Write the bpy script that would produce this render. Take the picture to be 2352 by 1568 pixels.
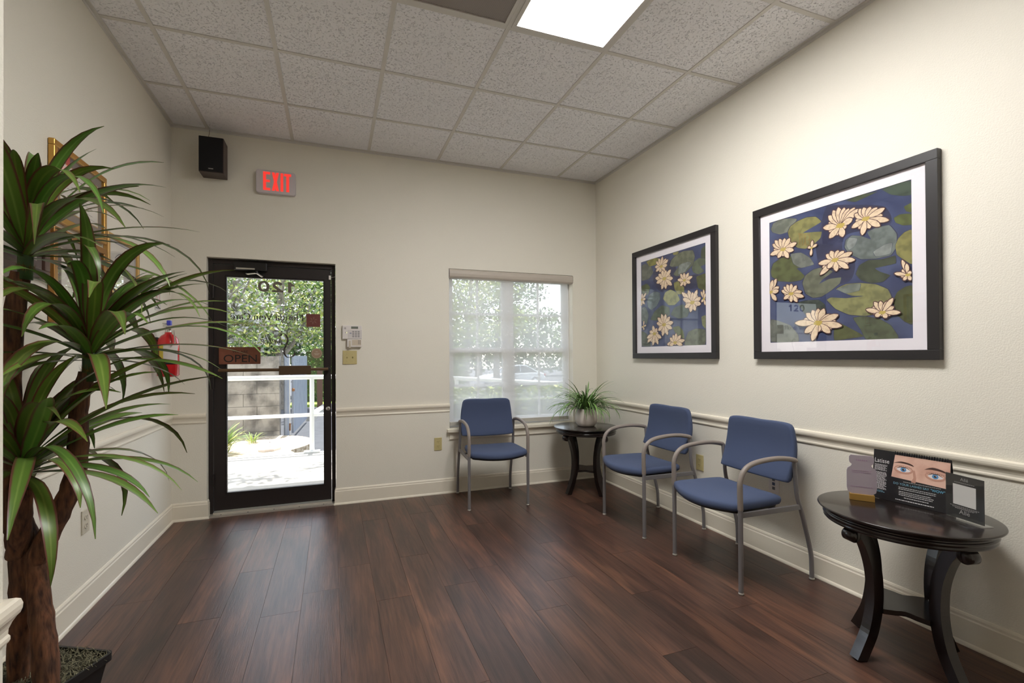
import bpy, bmesh, math, random
from mathutils import Vector, Matrix

for o in list(bpy.data.objects):
    bpy.data.objects.remove(o)
scene = bpy.context.scene
COL = scene.collection
RND = random.Random(7)

# ------------------------------------------------------------------ camera
CAM = Vector((1.1673, -4.1407, 1.2540))
YAW, PITCH, ROLL = 0.33772, 0.00639, -0.00549
fwd = Vector((math.sin(YAW)*math.cos(PITCH), math.cos(YAW)*math.cos(PITCH), math.sin(PITCH)))
rgt = Vector((math.cos(YAW), -math.sin(YAW), 0))
upv = rgt.cross(fwd)
r2 = rgt*math.cos(ROLL) + upv*math.sin(ROLL)
u2 = upv*math.cos(ROLL) - rgt*math.sin(ROLL)
cd = bpy.data.cameras.new('camera')
cam = bpy.data.objects.new('camera', cd)
COL.objects.link(cam)
cam.matrix_world = Matrix(((r2.x, u2.x, -fwd.x, CAM.x), (r2.y, u2.y, -fwd.y, CAM.y),
                           (r2.z, u2.z, -fwd.z, CAM.z), (0, 0, 0, 1)))
cd.sensor_width = 36
cd.lens = 1056.53/2352*36
cd.shift_x = 40.316/2352
cd.shift_y = 26.743/2352
cd.clip_start = 0.02
scene.camera = cam

# ------------------------------------------------------------------ world, sun, exposure
world = bpy.data.worlds.new('world')
scene.world = world
world.use_nodes = True
wn = world.node_tree.nodes
wn.clear()
sky = wn.new('ShaderNodeTexSky')
sky.sky_type = 'NISHITA'
sky.sun_disc = False
sky.sun_elevation = math.radians(62)
sky.sun_rotation = math.radians(0)
sky.altitude = 10
bgn = wn.new('ShaderNodeBackground')
bgn.inputs['Strength'].default_value = 0.52
wo = wn.new('ShaderNodeOutputWorld')
hazy = wn.new('ShaderNodeHueSaturation')          # humid, hazy sky: paler than the clear-air model
hazy.inputs['Saturation'].default_value = 0.45
world.node_tree.links.new(sky.outputs[0], hazy.inputs['Color'])
world.node_tree.links.new(hazy.outputs[0], bgn.inputs[0])
world.node_tree.links.new(bgn.outputs[0], wo.inputs[0])

sd = bpy.data.lights.new('sun_offscreen', 'SUN')
sd.energy = 10.5
sd.angle = math.radians(0.6)
sd.color = (1.0, 0.96, 0.9)
sun = bpy.data.objects.new('sun_offscreen', sd)
COL.objects.link(sun)
sun.rotation_euler = Vector((-0.02, -0.26, -1.0)).to_track_quat('-Z', 'Y').to_euler()
sun.location = (5, 6, 15)

vs = scene.view_settings
vs.view_transform = 'Standard'
vs.look = 'None'
vs.gamma = 1
vs.use_curve_mapping = False
vs.exposure = 0.35
PANEL = 30.0          # strength of the fluorescent ceiling panel over the chairs

# ------------------------------------------------------------------ helpers
def lin(c):
    out = []
    for x in c[:3]:
        x = x/255.0
        out.append(x/12.92 if x <= 0.04045 else ((x+0.055)/1.055)**2.4)
    return (out[0], out[1], out[2], 1.0)

MATS = {}
def mat(name, col=(200, 200, 200), rough=0.5, metal=0.0, spec=0.5, coat=0.0, bump=None, var=None, emit=None, estr=0.0):
    """Principled material; bump=(scale,strength[,detail]); var=(colour, scale, low, high) noise mixed over the colour."""
    if name in MATS:
        return MATS[name]
    m = bpy.data.materials.new(name)
    m.use_nodes = True
    nt = m.node_tree
    b = nt.nodes['Principled BSDF']
    b.inputs['Base Color'].default_value = lin(col)
    b.inputs['Roughness'].default_value = rough
    b.inputs['Metallic'].default_value = metal
    b.inputs['Specular IOR Level'].default_value = spec
    b.inputs['Coat Weight'].default_value = coat
    b.inputs['Coat Roughness'].default_value = 0.08
    if emit:
        b.inputs['Emission Color'].default_value = lin(emit)
        b.inputs['Emission Strength'].default_value = estr
    tc = None
    if bump or var:
        tc = nt.nodes.new('ShaderNodeTexCoord')
    if bump:
        n = nt.nodes.new('ShaderNodeTexNoise')
        n.inputs['Scale'].default_value = bump[0]
        n.inputs['Detail'].default_value = bump[2] if len(bump) > 2 else 3
        nt.links.new(tc.outputs['Object'], n.inputs['Vector'])
        bp = nt.nodes.new('ShaderNodeBump')
        bp.inputs['Strength'].default_value = bump[1]
        bp.inputs['Distance'].default_value = 0.004
        nt.links.new(n.outputs['Fac'], bp.inputs['Height'])
        nt.links.new(bp.outputs['Normal'], b.inputs['Normal'])
    if var:
        n = nt.nodes.new('ShaderNodeTexNoise')
        n.inputs['Scale'].default_value = var[1]
        n.inputs['Detail'].default_value = 5
        nt.links.new(tc.outputs['Object'], n.inputs['Vector'])
        rmp = nt.nodes.new('ShaderNodeValToRGB')
        rmp.color_ramp.elements[0].position = var[2]
        rmp.color_ramp.elements[1].position = var[3]
        rmp.color_ramp.elements[0].color = lin(col)
        rmp.color_ramp.elements[1].color = lin(var[0])
        nt.links.new(n.outputs['Fac'], rmp.inputs['Fac'])
        nt.links.new(rmp.outputs['Color'], b.inputs['Base Color'])
    MATS[name] = m
    return m

def tag(o, label=None, cat=None, group=None, kind=None):
    if label: o['label'] = label
    if cat: o['category'] = cat
    if group: o['group'] = group
    if kind: o['kind'] = kind
    return o

def empty(name, loc=(0, 0, 0), rz=0.0, parent=None):
    o = bpy.data.objects.new(name, None)
    COL.objects.link(o)
    o.location = loc
    o.rotation_euler = (0, 0, rz)
    o.empty_display_size = 0.1
    if parent: o.parent = parent
    return o

class MB:
    """mesh builder: collects geometry, then links it as one mesh object"""
    def __init__(s):
        s.v, s.f, s.mi, s.sm, s.uv, s.col = [], [], [], [], {}, {}
    def add(s, verts, faces, m=0, smooth=False, M=None):
        b = len(s.v)
        for p in verts:
            p = Vector(p)
            s.v.append(M @ p if M is not None else p)
        for f in faces:
            s.f.append([b+i for i in f]); s.mi.append(m); s.sm.append(smooth)
        return b
    def box(s, x0, x1, y0, y1, z0, z1, m=0, M=None):
        vv = [(x0, y0, z0), (x1, y0, z0), (x1, y1, z0), (x0, y1, z0), (x0, y0, z1), (x1, y0, z1), (x1, y1, z1), (x0, y1, z1)]
        s.add(vv, [(0, 3, 2, 1), (4, 5, 6, 7), (0, 1, 5, 4), (1, 2, 6, 5), (2, 3, 7, 6), (3, 0, 4, 7)], m, False, M)
        return s
    def tube(s, path, r, n=12, m=0, caps=True, M=None, flat=None):
        """r: radius or list of radii; flat: (rx, ry) scale of the section"""
        path = [Vector(p) for p in path]
        k = len(path)
        rr = r if isinstance(r, (list, tuple)) else [r]*k
        t0 = (path[1]-path[0]).normalized()
        ref = Vector((0, 0, 1)) if abs(t0.z) < 0.9 else Vector((1, 0, 0))
        a = t0.cross(ref).normalized()
        vs_, fs_ = [], []
        for i, p in enumerate(path):
            if i == 0: t = t0
            elif i == k-1: t = (path[i]-path[i-1]).normalized()
            else: t = ((path[i+1]-path[i]).normalized()+(path[i]-path[i-1]).normalized()).normalized()
            a = (a - t*a.dot(t)).normalized()
            b = t.cross(a)
            sx, sy = flat if flat else (1, 1)
            for j in range(n):
                an = 2*math.pi*j/n
                vs_.append(p + a*(math.cos(an)*rr[i]*sx) + b*(math.sin(an)*rr[i]*sy))
        for i in range(k-1):
            for j in range(n):
                j2 = (j+1) % n
                fs_.append((i*n+j, i*n+j2, (i+1)*n+j2, (i+1)*n+j))
        s.add(vs_, fs_, m, True, M)
        if caps:
            s.add(vs_[:n], [tuple(reversed(range(n)))], m, False, M)
            s.add(vs_[-n:], [tuple(range(n))], m, False, M)
        return s
    def lathe(s, prof, n=32, m=0, M=None, smooth=True):
        vs_, fs_ = [], []
        for (r, z) in prof:
            for j in range(n):
                an = 2*math.pi*j/n
                vs_.append((r*math.cos(an), r*math.sin(an), z))
        for i in range(len(prof)-1):
            for j in range(n):
                j2 = (j+1) % n
                fs_.append((i*n+j, i*n+j2, (i+1)*n+j2, (i+1)*n+j))
        s.add(vs_, fs_, m, smooth, M)
        return s
    def prism(s, poly, t0, t1, plane='xy', m=0, M=None):
        """extrude a 2D outline from t0 to t1 along the axis missing from plane"""
        def P(a, b, t):
            return {'xy': (a, b, t), 'xz': (a, t, b), 'yz': (t, a, b)}[plane]
        n = len(poly)
        vs_ = [P(a, b, t0) for a, b in poly] + [P(a, b, t1) for a, b in poly]
        fs_ = [tuple(range(n)), tuple(range(2*n-1, n-1, -1))]
        for i in range(n):
            j = (i+1) % n
            fs_.append((j, i, n+i, n+j))
        s.add(vs_, fs_, m, False, M)
        return s
    def moulding(s, prof, path, m=0):
        """sweep (d, z) profile along an xy polyline; d is measured to the LEFT of the path direction, corners mitred"""
        path = [Vector((p[0], p[1], 0)) for p in path]
        k = len(path)
        nn = []
        for i in range(k-1):
            d = (path[i+1]-path[i]).normalized()
            nn.append(Vector((-d.y, d.x, 0)))
        mv = [nn[0]]
        for i in range(1, k-1):
            b = (nn[i-1]+nn[i]).normalized()
            mv.append(b/max(0.2, b.dot(nn[i])))
        mv.append(nn[-1])
        n = len(prof)
        vs_, fs_ = [], []
        for i in range(k):
            for d, z in prof:
                q = path[i]+mv[i]*d
                vs_.append((q.x, q.y, z))
        for i in range(k-1):
            for j in range(n):
                j2 = (j+1) % n
                fs_.append((i*n+j, (i+1)*n+j, (i+1)*n+j2, i*n+j2))
        fs_.append(tuple(range(n)))
        fs_.append(tuple(reversed(range((k-1)*n, k*n))))
        s.add(vs_, fs_, m, False)
        return s
    def build(s, name, mats, parent=None, bevel=0.0, seg=2, recalc=True, loc=None, rz=None, smooth_angle=None):
        me = bpy.data.meshes.new(name)
        me.from_pydata([tuple(p) for p in s.v], [], s.f)
        if not isinstance(mats, (list, tuple)): mats = [mats]
        for q in mats: me.materials.append(q)
        me.polygons.foreach_set('material_index', s.mi)
        me.polygons.foreach_set('use_smooth', s.sm)
        if s.uv:
            lay = me.uv_layers.new(name='UVMap')
            for lp in me.loops:
                lay.data[lp.index].uv = s.uv.get(lp.vertex_index, (0.5, 0.5))
        if s.col:
            ca = me.color_attributes.new('tint', 'FLOAT_COLOR', 'POINT')
            for i in range(len(me.vertices)):
                ca.data[i].color = s.col.get(i, (1, 1, 1, 1))
        if recalc or bevel:
            bm = bmesh.new()
            bm.from_mesh(me)
            if recalc:
                bmesh.ops.recalc_face_normals(bm, faces=bm.faces)
            if bevel:
                bmesh.ops.remove_doubles(bm, verts=bm.verts, dist=1e-6)
                ed = [e for e in bm.edges if len(e.link_faces) == 2 and e.calc_face_angle(0) > 0.6]
                bmesh.ops.bevel(bm, geom=ed, offset=bevel, segments=seg, affect='EDGES', profile=0.6, clamp_overlap=True)
            bm.to_mesh(me)
            bm.free()
        me.update()
        o = bpy.data.objects.new(name, me)
        COL.objects.link(o)
        if loc is not None: o.location = loc
        if rz is not None: o.rotation_euler = (0, 0, rz)
        if parent: o.parent = parent
        return o

def copy_tree(o, parent=None):
    c = o.copy()
    COL.objects.link(c)
    if parent: c.parent = parent
    for ch in list(o.children):
        copy_tree(ch, c)
    return c

def rect_outline(x0, x1, y0, y1, r, n=6):
    pts = []
    for cx, cy, a0 in ((x1-r, y0+r, -90), (x1-r, y1-r, 0), (x0+r, y1-r, 90), (x0+r, y0+r, 180)):
        for i in range(n+1):
            a = math.radians(a0+90*i/n)
            pts.append((cx+r*math.cos(a), cy+r*math.sin(a)))
    return pts

def resample(pts, n):
    """closed 2D outline resampled to n points"""
    L = [0]
    k = len(pts)
    for i in range(k):
        a, b = pts[i], pts[(i+1) % k]
        L.append(L[-1]+math.hypot(b[0]-a[0], b[1]-a[1]))
    out = []
    for j in range(n):
        d = L[-1]*j/n
        i = 0
        while L[i+1] < d: i += 1
        t = (d-L[i])/max(1e-9, L[i+1]-L[i])
        a, b = pts[i], pts[(i+1) % k]
        out.append((a[0]+(b[0]-a[0])*t, a[1]+(b[1]-a[1])*t))
    return out

def smooth_closed(pts, sub=6):
    """closed Catmull-Rom through pts"""
    k = len(pts)
    out = []
    for i in range(k):
        p0, p1, p2, p3 = pts[i-1], pts[i], pts[(i+1) % k], pts[(i+2) % k]
        for j in range(sub):
            t = j/sub
            out.append(tuple(0.5*((2*p1[c])+(-p0[c]+p2[c])*t+(2*p0[c]-5*p1[c]+4*p2[c]-p3[c])*t*t+(-p0[c]+3*p1[c]-3*p2[c]+p3[c])*t**3) for c in (0, 1)))
    return out

def spline(pts, sub=6):
    """open Catmull-Rom through 2D or 3D points"""
    pts = [tuple(p) for p in pts]
    q = [pts[0]]+pts+[pts[-1]]
    D = range(len(pts[0]))
    out = []
    for i in range(1, len(q)-2):
        p0, p1, p2, p3 = q[i-1], q[i], q[i+1], q[i+2]
        for j in range(sub):
            t = j/sub
            out.append(tuple(0.5*((2*p1[c])+(-p0[c]+p2[c])*t+(2*p0[c]-5*p1[c]+4*p2[c]-p3[c])*t*t+(-p0[c]+3*p1[c]-3*p2[c]+p3[c])*t**3) for c in D))
    out.append(pts[-1])
    return out

def cushion(mb, outline, layers, place, m=0):
    """stack of scaled outlines (scale, height); closed at both ends; place(a, b, h) -> point"""
    n = len(outline)
    cx = sum(p[0] for p in outline)/n
    cy = sum(p[1] for p in outline)/n
    vs_, fs_ = [], []
    for sc, h in layers:
        for a, b in outline:
            vs_.append(place(cx+(a-cx)*sc, cy+(b-cy)*sc, h))
    for i in range(len(layers)-1):
        for j in range(n):
            j2 = (j+1) % n
            fs_.append((i*n+j, i*n+j2, (i+1)*n+j2, (i+1)*n+j))
    fs_.append(tuple(reversed(range(n))))
    fs_.append(tuple(range((len(layers)-1)*n, len(layers)*n)))
    mb.add(vs_, fs_, m, True)

_FC = {}
def glyphs(body):
    """flat text outline as (verts2d, faces) scaled to a unit box (width 1, height 1)"""
    if body in _FC: return _FC[body]
    cu = bpy.data.curves.new('lettering', 'FONT')
    cu.body = body
    cu.resolution_u = 3
    ob = bpy.data.objects.new('lettering', cu)
    COL.objects.link(ob)
    dg = bpy.context.evaluated_depsgraph_get()
    me = bpy.data.meshes.new_from_object(ob.evaluated_get(dg))
    vv = [(v.co.x, v.co.y) for v in me.vertices]
    ff = [tuple(p.vertices) for p in me.polygons]
    bpy.data.objects.remove(ob)
    bpy.data.curves.remove(cu)
    bpy.data.meshes.remove(me)
    x0 = min(v[0] for v in vv); x1 = max(v[0] for v in vv)
    y0 = min(v[1] for v in vv); y1 = max(v[1] for v in vv)
    vv = [((a-x0)/(x1-x0), (b-y0)/(y1-y0)) for a, b in vv]
    _FC[body] = (vv, ff)
    return _FC[body]

def write(mb, body, place, a0, a1, b0, b1, m=0):
    """text filling a0..a1 x b0..b1 of the surface place(a, b)"""
    vv, ff = glyphs(body)
    mb.add([place(a0+(a1-a0)*p, b0+(b1-b0)*q) for p, q in vv], ff, m)

def glassy(name, tint=(0.97, 0.98, 0.975), f0=0.035, rough=0.0, gl=1.0):
    """thin pane: clear transmission plus Fresnel reflection"""
    m = bpy.data.materials.new(name)
    m.use_nodes = True
    nt = m.node_tree
    nt.nodes.clear()
    o = nt.nodes.new('ShaderNodeOutputMaterial')
    mx = nt.nodes.new('ShaderNodeMixShader')
    lw = nt.nodes.new('ShaderNodeLayerWeight')       # Schlick: f0 + (1-f0) * (1-cos)^5, the same on both faces
    lw.inputs['Blend'].default_value = 0.5
    pw = nt.nodes.new('ShaderNodeMath'); pw.operation = 'POWER'; pw.inputs[1].default_value = 5.0
    nt.links.new(lw.outputs['Facing'], pw.inputs[0])
    fr = nt.nodes.new('ShaderNodeMath'); fr.operation = 'MULTIPLY_ADD'
    fr.inputs[1].default_value = 1.0-f0; fr.inputs[2].default_value = f0
    nt.links.new(pw.outputs[0], fr.inputs[0])
    tr = nt.nodes.new('ShaderNodeBsdfTransparent')
    tr.inputs[0].default_value = (*tint, 1)
    g = nt.nodes.new('ShaderNodeBsdfGlossy')
    g.inputs['Roughness'].default_value = rough
    g.inputs[0].default_value = (gl, gl, gl, 1)
    nt.links.new(fr.outputs[0], mx.inputs[0])
    nt.links.new(tr.outputs[0], mx.inputs[1])
    nt.links.new(g.outputs[0], mx.inputs[2])
    nt.links.new(mx.outputs[0], o.inputs[0])
    return m

# ------------------------------------------------------------------ room dimensions (metres)
W, H = 3.74, 3.042           # right wall, ceiling height; back wall at y = 0, left wall at x = 0
NOOK_X, NOOK_Y = 0.609, -3.07    # the left wall steps forward here
REAR = -8.0
DX0, DX1, DZ = 0.234, 1.190, 2.046       # door opening
WX0, WX1, WZ0, WZ1 = 2.180, 3.466, 0.585, 2.066   # window opening

M_wall = mat('cream_wall_paint', (232, 227, 214), 0.62, spec=0.35, bump=(170, 0.35, 2))
M_trim = mat('ivory_trim_paint', (233, 225, 208), 0.35, spec=0.45)
M_dark = mat('bronze_aluminium', (46, 40, 39), 0.42, metal=0.35, spec=0.5)
M_black = mat('black_plastic', (22, 21, 21), 0.45)
M_chrome = mat('brushed_metal', (200, 198, 192), 0.28, metal=0.9)
M_glass = glassy('window_glass')
M_white = mat('white_plastic', (226, 220, 216), 0.4)
M_almond = mat('almond_plastic', (196, 182, 130), 0.4)
M_slot_shade = mat('slot_shade', (84, 72, 52), 0.5)  # dark colour painted for the shade inside the socket holes

# ------------------------------------------------------------------ floor: vinyl planks
def floor_material():
    m = bpy.data.materials.new('walnut_vinyl_plank')
    m.use_nodes = True
    nt = m.node_tree
    b = nt.nodes['Principled BSDF']
    tc = nt.nodes.new('ShaderNodeTexCoord')
    oi = nt.nodes.new('ShaderNodeObjectInfo')
    sc = nt.nodes.new('ShaderNodeVectorMath'); sc.operation = 'SCALE'
    sc.inputs[0].default_value = (37.0, 53.0, 11.0)
    nt.links.new(oi.outputs['Random'], sc.inputs['Scale'])
    ad = nt.nodes.new('ShaderNodeVectorMath'); ad.operation = 'ADD'
    nt.links.new(tc.outputs['Object'], ad.inputs[0])
    nt.links.new(sc.outputs[0], ad.inputs[1])
    def noise(scale, detail, dist, mp):
        mpn = nt.nodes.new('ShaderNodeMapping')
        mpn.inputs['Scale'].default_value = mp
        nt.links.new(ad.outputs[0], mpn.inputs['Vector'])
        n = nt.nodes.new('ShaderNodeTexNoise')
        n.inputs['Scale'].default_value = scale
        n.inputs['Detail'].default_value = detail
        n.inputs['Distortion'].default_value = dist
        nt.links.new(mpn.outputs[0], n.inputs['Vector'])
        return n
    broad = noise(1.0, 3, 0.5, (9.0, 1.5, 1.0))
    grain = noise(1.0, 6, 0.6, (70.0, 4.0, 1.0))
    fine = noise(1.0, 2, 0.0, (330.0, 14.0, 1.0))
    r1 = nt.nodes.new('ShaderNodeValToRGB')
    e = r1.color_ramp.elements
    e[0].position = 0.28; e[0].color = lin((60, 43, 37))
    e[1].position = 0.75; e[1].color = lin((112, 78, 61))
    k = r1.color_ramp.elements.new(0.5); k.color = lin((84, 59, 50))
    nt.links.new(broad.outputs['Fac'], r1.inputs['Fac'])
    r2_ = nt.nodes.new('ShaderNodeValToRGB')
    r2_.color_ramp.elements[0].position = 0.33; r2_.color_ramp.elements[0].color = (0.42, 0.40, 0.40, 1)
    r2_.color_ramp.elements[1].position = 0.62; r2_.color_ramp.elements[1].color = (1.12, 1.06, 1.0, 1)
    nt.links.new(grain.outputs['Fac'], r2_.inputs['Fac'])
    mul = nt.nodes.new('ShaderNodeMix'); mul.data_type = 'RGBA'; mul.blend_type = 'MULTIPLY'
    mul.inputs['Factor'].default_value = 0.75
    nt.links.new(r1.outputs['Color'], mul.inputs['A'])
    nt.links.new(r2_.outputs['Color'], mul.inputs['B'])
    hsv = nt.nodes.new('ShaderNodeHueSaturation')
    mr = nt.nodes.new('ShaderNodeMapRange')
    mr.inputs['To Min'].default_value = 0.78
    mr.inputs['To Max'].default_value = 1.18
    nt.links.new(oi.outputs['Random'], mr.inputs['Value'])
    nt.links.new(mr.outputs[0], hsv.inputs['Value'])
    nt.links.new(mul.outputs['Result'], hsv.inputs['Color'])
    nt.links.new(hsv.outputs[0], b.inputs['Base Color'])
    b.inputs['Roughness'].default_value = 0.34
    b.inputs['Specular IOR Level'].default_value = 0.6
    bp = nt.nodes.new('ShaderNodeBump')
    bp.inputs['Strength'].default_value = 0.22
    bp.inputs['Distance'].default_value = 0.002
    nt.links.new(fine.outputs['Fac'], bp.inputs['Height'])
    nt.links.new(bp.outputs[0], b.inputs['Normal'])
    return m
M_floor = floor_material()
mb = MB(); mb.box(-0.15, W+0.15, REAR-0.15, 0.15, -0.16, -0.004)
floor = tag(mb.build('floor', mat('floor_underlay', (66, 46, 38), 0.6)), 'dark walnut vinyl plank floor', None, kind='structure')
PW, PL = 0.181, 1.22
for i in range(-6, 16):
    xa = max(0.002, 1.013+PW*i)
    xb = min(W-0.002, 1.013+PW*(i+1))
    if xb-xa < 0.01: continue
    seam = {0: -1.497, -1: -1.665, 1: -1.244, 4: -1.675, 6: -2.064}.get(i, -0.2-1.2*((i*0.618) % 1.0))
    while seam < -PL: seam += PL
    ys = [0.0]
    while seam > -5.4:
        ys.append(seam); seam -= PL
    ys.append(-5.4)
    if len(ys) > 2 and ys[0]-ys[1] < 0.05: ys.pop(1)
    for ya, yb in zip(ys[:-1], ys[1:]):
        p = MB()
        g = 0.0006
        p.box(g, xb-xa-g, -(ya-yb)+g, -g, -0.004, 0.0)
        p.build('plank', M_floor, floor, loc=(xa, ya, 0))

# ------------------------------------------------------------------ walls
mb = MB()
T = 0.15
mb.box(-T, DX0, 0, T, -0.1, H+0.05)
mb.box(DX0, DX1, 0, T, DZ, H+0.05)
mb.box(DX1, WX0, 0, T, -0.1, H+0.05)
mb.box(WX0, WX1, 0, T, WZ1, H+0.05)
mb.box(WX0, WX1, 0, T, -0.1, WZ0)
mb.box(WX1, W+T, 0, T, -0.1, H+0.05)
tag(mb.build('wall_back', M_wall), 'cream wall with the glass door and the shaded window', kind='structure')
mb = MB(); mb.box(W, W+T, REAR, 0, -0.1, H+0.05)
tag(mb.build('wall_right', M_wall), 'cream wall with the two water lily pictures', kind='structure')
mb = MB(); mb.box(-T, 0, NOOK_Y, 0, -0.1, H+0.05)
tag(mb.build('wall_left', M_wall), 'cream wall hung with framed certificates', kind='structure')
mb = MB(); mb.box(-T, NOOK_X, REAR, NOOK_Y, -0.1, H+0.05)
tag(mb.build('wall_left_corner', M_wall), 'cream wall corner stepping forward beside the tall plant', kind='structure')
mb = MB(); mb.box(-T, W+T, REAR-T, REAR, -0.1, H+0.05)
tag(mb.build('wall_rear', M_wall), 'plain cream wall at the far end of the room', kind='structure')

mb = MB(); mb.box(2.50, W, REAR, -4.70, -0.1, H+0.05)  # block added out of view to keep light off the right wall
tag(mb.build('wall_added_blocker', M_wall), 'added unseen cream wall block shielding the right wall from light', kind='structure')

BASE = [(0, 0), (0.020, 0), (0.020, 0.006), (0.017, 0.013), (0.012, 0.018), (0.012, 0.112), (0.009, 0.118), (0.009, 0.128), (0.005, 0.136), (0, 0.138)]
RAIL = [(d*0.55, z) for d, z in [(0, 0.744), (0.010, 0.744), (0.013, 0.748), (0.013, 0.754), (0.009, 0.759), (0.010, 0.768), (0.016, 0.778), (0.024, 0.786),
        (0.030, 0.790), (0.034, 0.797), (0.035, 0.806), (0.031, 0.815), (0.022, 0.819), (0, 0.820)]]
# the profile lies to the left of the walking direction, so each run keeps the room on its left
for nm, path in (('baseboard_left', [(DX0, 0.045), (DX0, 0), (0, 0), (0, NOOK_Y), (NOOK_X, NOOK_Y), (NOOK_X, REAR)]),
                 ('baseboard_back', [(2.50, REAR), (2.50, -4.70), (W, -4.70), (W, 0), (DX1, 0), (DX1, 0.045)])):
    mb = MB(); mb.moulding(BASE, path)
    tag(mb.build(nm, M_trim), kind='structure')
for nm, path in (('trim_1', [(DX0, 0), (0, 0), (0, NOOK_Y), (NOOK_X, NOOK_Y), (NOOK_X, REAR)]),
                 ('trim_2', [(WX0, 0), (DX1, 0)]),
                 ('trim_3', [(2.50, REAR), (2.50, -4.70), (W, -4.70), (W, 0), (WX1, 0)])):
    mb = MB(); mb.moulding(RAIL, path)
    tag(mb.build(nm, M_trim), 'ivory moulded chair rail', kind='structure')

# ------------------------------------------------------------------ ceiling: lay-in tiles, grid, light panels, vent
def tile_material():
    m = bpy.data.materials.new('mineral_fibre_tile')
    m.use_nodes = True
    nt = m.node_tree
    b = nt.nodes['Principled BSDF']
    b.inputs['Roughness'].default_value = 0.9
    b.inputs['Specular IOR Level'].default_value = 0.1
    tc = nt.nodes.new('ShaderNodeTexCoord')
    n = nt.nodes.new('ShaderNodeTexNoise')
    n.inputs['Scale'].default_value = 105
    n.inputs['Detail'].default_value = 2
    n.inputs['Distortion'].default_value = 0.8
    nt.links.new(tc.outputs['Object'], n.inputs['Vector'])
    b.inputs['Base Color'].default_value = lin((246, 245, 248))
    r = nt.nodes.new('ShaderNodeValToRGB')            # height only: sparse sharp pits in a flat face
    r.color_ramp.elements[0].position = 0.27
    r.color_ramp.elements[1].position = 0.40
    nt.links.new(n.outputs['Fac'], r.inputs['Fac'])
    bp = nt.nodes.new('ShaderNodeBump')
    bp.inputs['Strength'].default_value = 1.0
    bp.inputs['Distance'].default_value = 0.006
    nt.links.new(r.outputs['Color'], bp.inputs['Height'])
    nt.links.new(bp.outputs[0], b.inputs['Normal'])
    return m
M_tile = tile_material()
M_grid = mat('white_ceiling_grid', (214, 210, 204), 0.45)
mb = MB(); mb.box(-T, W+T, REAR-T, T, H+0.05, H+0.25)
ceiling = tag(mb.build('ceiling', mat('ceiling_deck', (150, 145, 140), 0.9)), 'suspended ceiling of speckled mineral fibre tiles', kind='structure')
GX, GY, CT = 0.2477, -0.591, 0.6096
gx = [0.0]+[GX+CT*i for i in range(6)]+[W]
gy = [0.0]+[GY-CT*j for j in range(14)]
gy = [y for y in gy if y > REAR+0.1]+[REAR]
LIGHTS = [(3, 3)]      # column, first row of each two-tile light panel
VENT = (2, 3)
skip = {VENT}
for c, r in LIGHTS: skip |= {(c+1, r), (c+1, r+1)}
skip = {(c, r) for (c, r) in skip}
skip.discard(VENT); skip.add((VENT[0]+1, VENT[1]))
for i in range(len(gx)-1):
    for j in range(len(gy)-1):
        if (i, j) in skip: continue
        xa, xb, ya, yb = gx[i], gx[i+1], gy[j+1], gy[j]
        p = MB()
        sx, sy = (xb-xa)/2-0.004, (yb-ya)/2-0.004
        p.box(-sx, sx, -sy, sy, 0.004, 0.018)
        p.build('ceiling_tile', M_tile, ceiling, loc=((xa+xb)/2, (ya+yb)/2, H))
for x in gx[1:-1]:
    p = MB(); p.box(-0.012, 0.012, REAR, 0, 0.0, 0.005); p.box(-0.003, 0.003, REAR, 0, 0.005, 0.03)
    p.build('grid_bar', M_grid, ceiling, loc=(x, 0, H))
for jy, y in enumerate(gy[1:-1], 1):
    p = MB()
    for ix, (xa, xb) in enumerate(zip(gx[:-1], gx[1:])):
        if any(ix == c+1 and jy == r+1 for c, r in LIGHTS): continue
        p.box(xa+0.012 if xa else xa, xb-0.012 if xb < W else xb, -0.012, 0.012, 0.0006, 0.0048)
    p.build('grid_bar', M_grid, ceiling, loc=(0, y, H))
p = MB()
p.moulding([(0, H-0.016), (0.002, H-0.016), (0.002, H-0.001), (0.022, H-0.001), (0.022, H+0.003), (0, H+0.003)],
           [(NOOK_X, REAR), (W, REAR), (W, 0), (0, 0), (0, NOOK_Y), (NOOK_X, NOOK_Y), (NOOK_X, REAR)])
p.build('wall_angle', M_grid, ceiling)

def diffuser_material(name, strength):
    m = bpy.data.materials.new(name)
    m.use_nodes = True
    nt = m.node_tree
    nt.nodes.clear()
    o = nt.nodes.new('ShaderNodeOutputMaterial')
    e = nt.nodes.new('ShaderNodeEmission')
    e.inputs[0].default_value = (1.0, 0.985, 0.97, 1)
    e.inputs[1].default_value = strength
    nt.links.new(e.outputs[0], o.inputs[0])
    return m
M_diff = diffuser_material('lit_diffuser', PANEL)
labels = ['lit fluorescent ceiling panel beside the perforated air vent']
for (c, r), lb in zip(LIGHTS, labels):
    xa, xb, ya, yb = gx[c+1], gx[c+2], gy[r+2], gy[r]
    L = tag(empty('ceiling_light', ((xa+xb)/2, (ya+yb)/2, H)), lb, 'ceiling light', 'ceiling light panels')
    sx, sy = (xb-xa)/2-0.012, (yb-ya)/2-0.012
    p = MB()
    for q in ((-sx, sx, -sy, -sy+0.025), (-sx, sx, sy-0.025, sy), (-sx, -sx+0.025, -sy+0.025, sy-0.025), (sx-0.025, sx, -sy+0.025, sy-0.025)):
        p.box(q[0], q[1], q[2], q[3], -0.003, 0.022)
    p.build('frame', M_grid, L, bevel=0.002)
    p = MB(); p.box(-sx+0.025, sx-0.025, -sy+0.025, sy-0.025, 0.004, 0.010)
    p.build('diffuser', M_diff, L)
    p = MB(); p.box(-sx, sx, -sy, sy, 0.022, 0.045)
    p.build('housing', M_grid, L)
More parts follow.
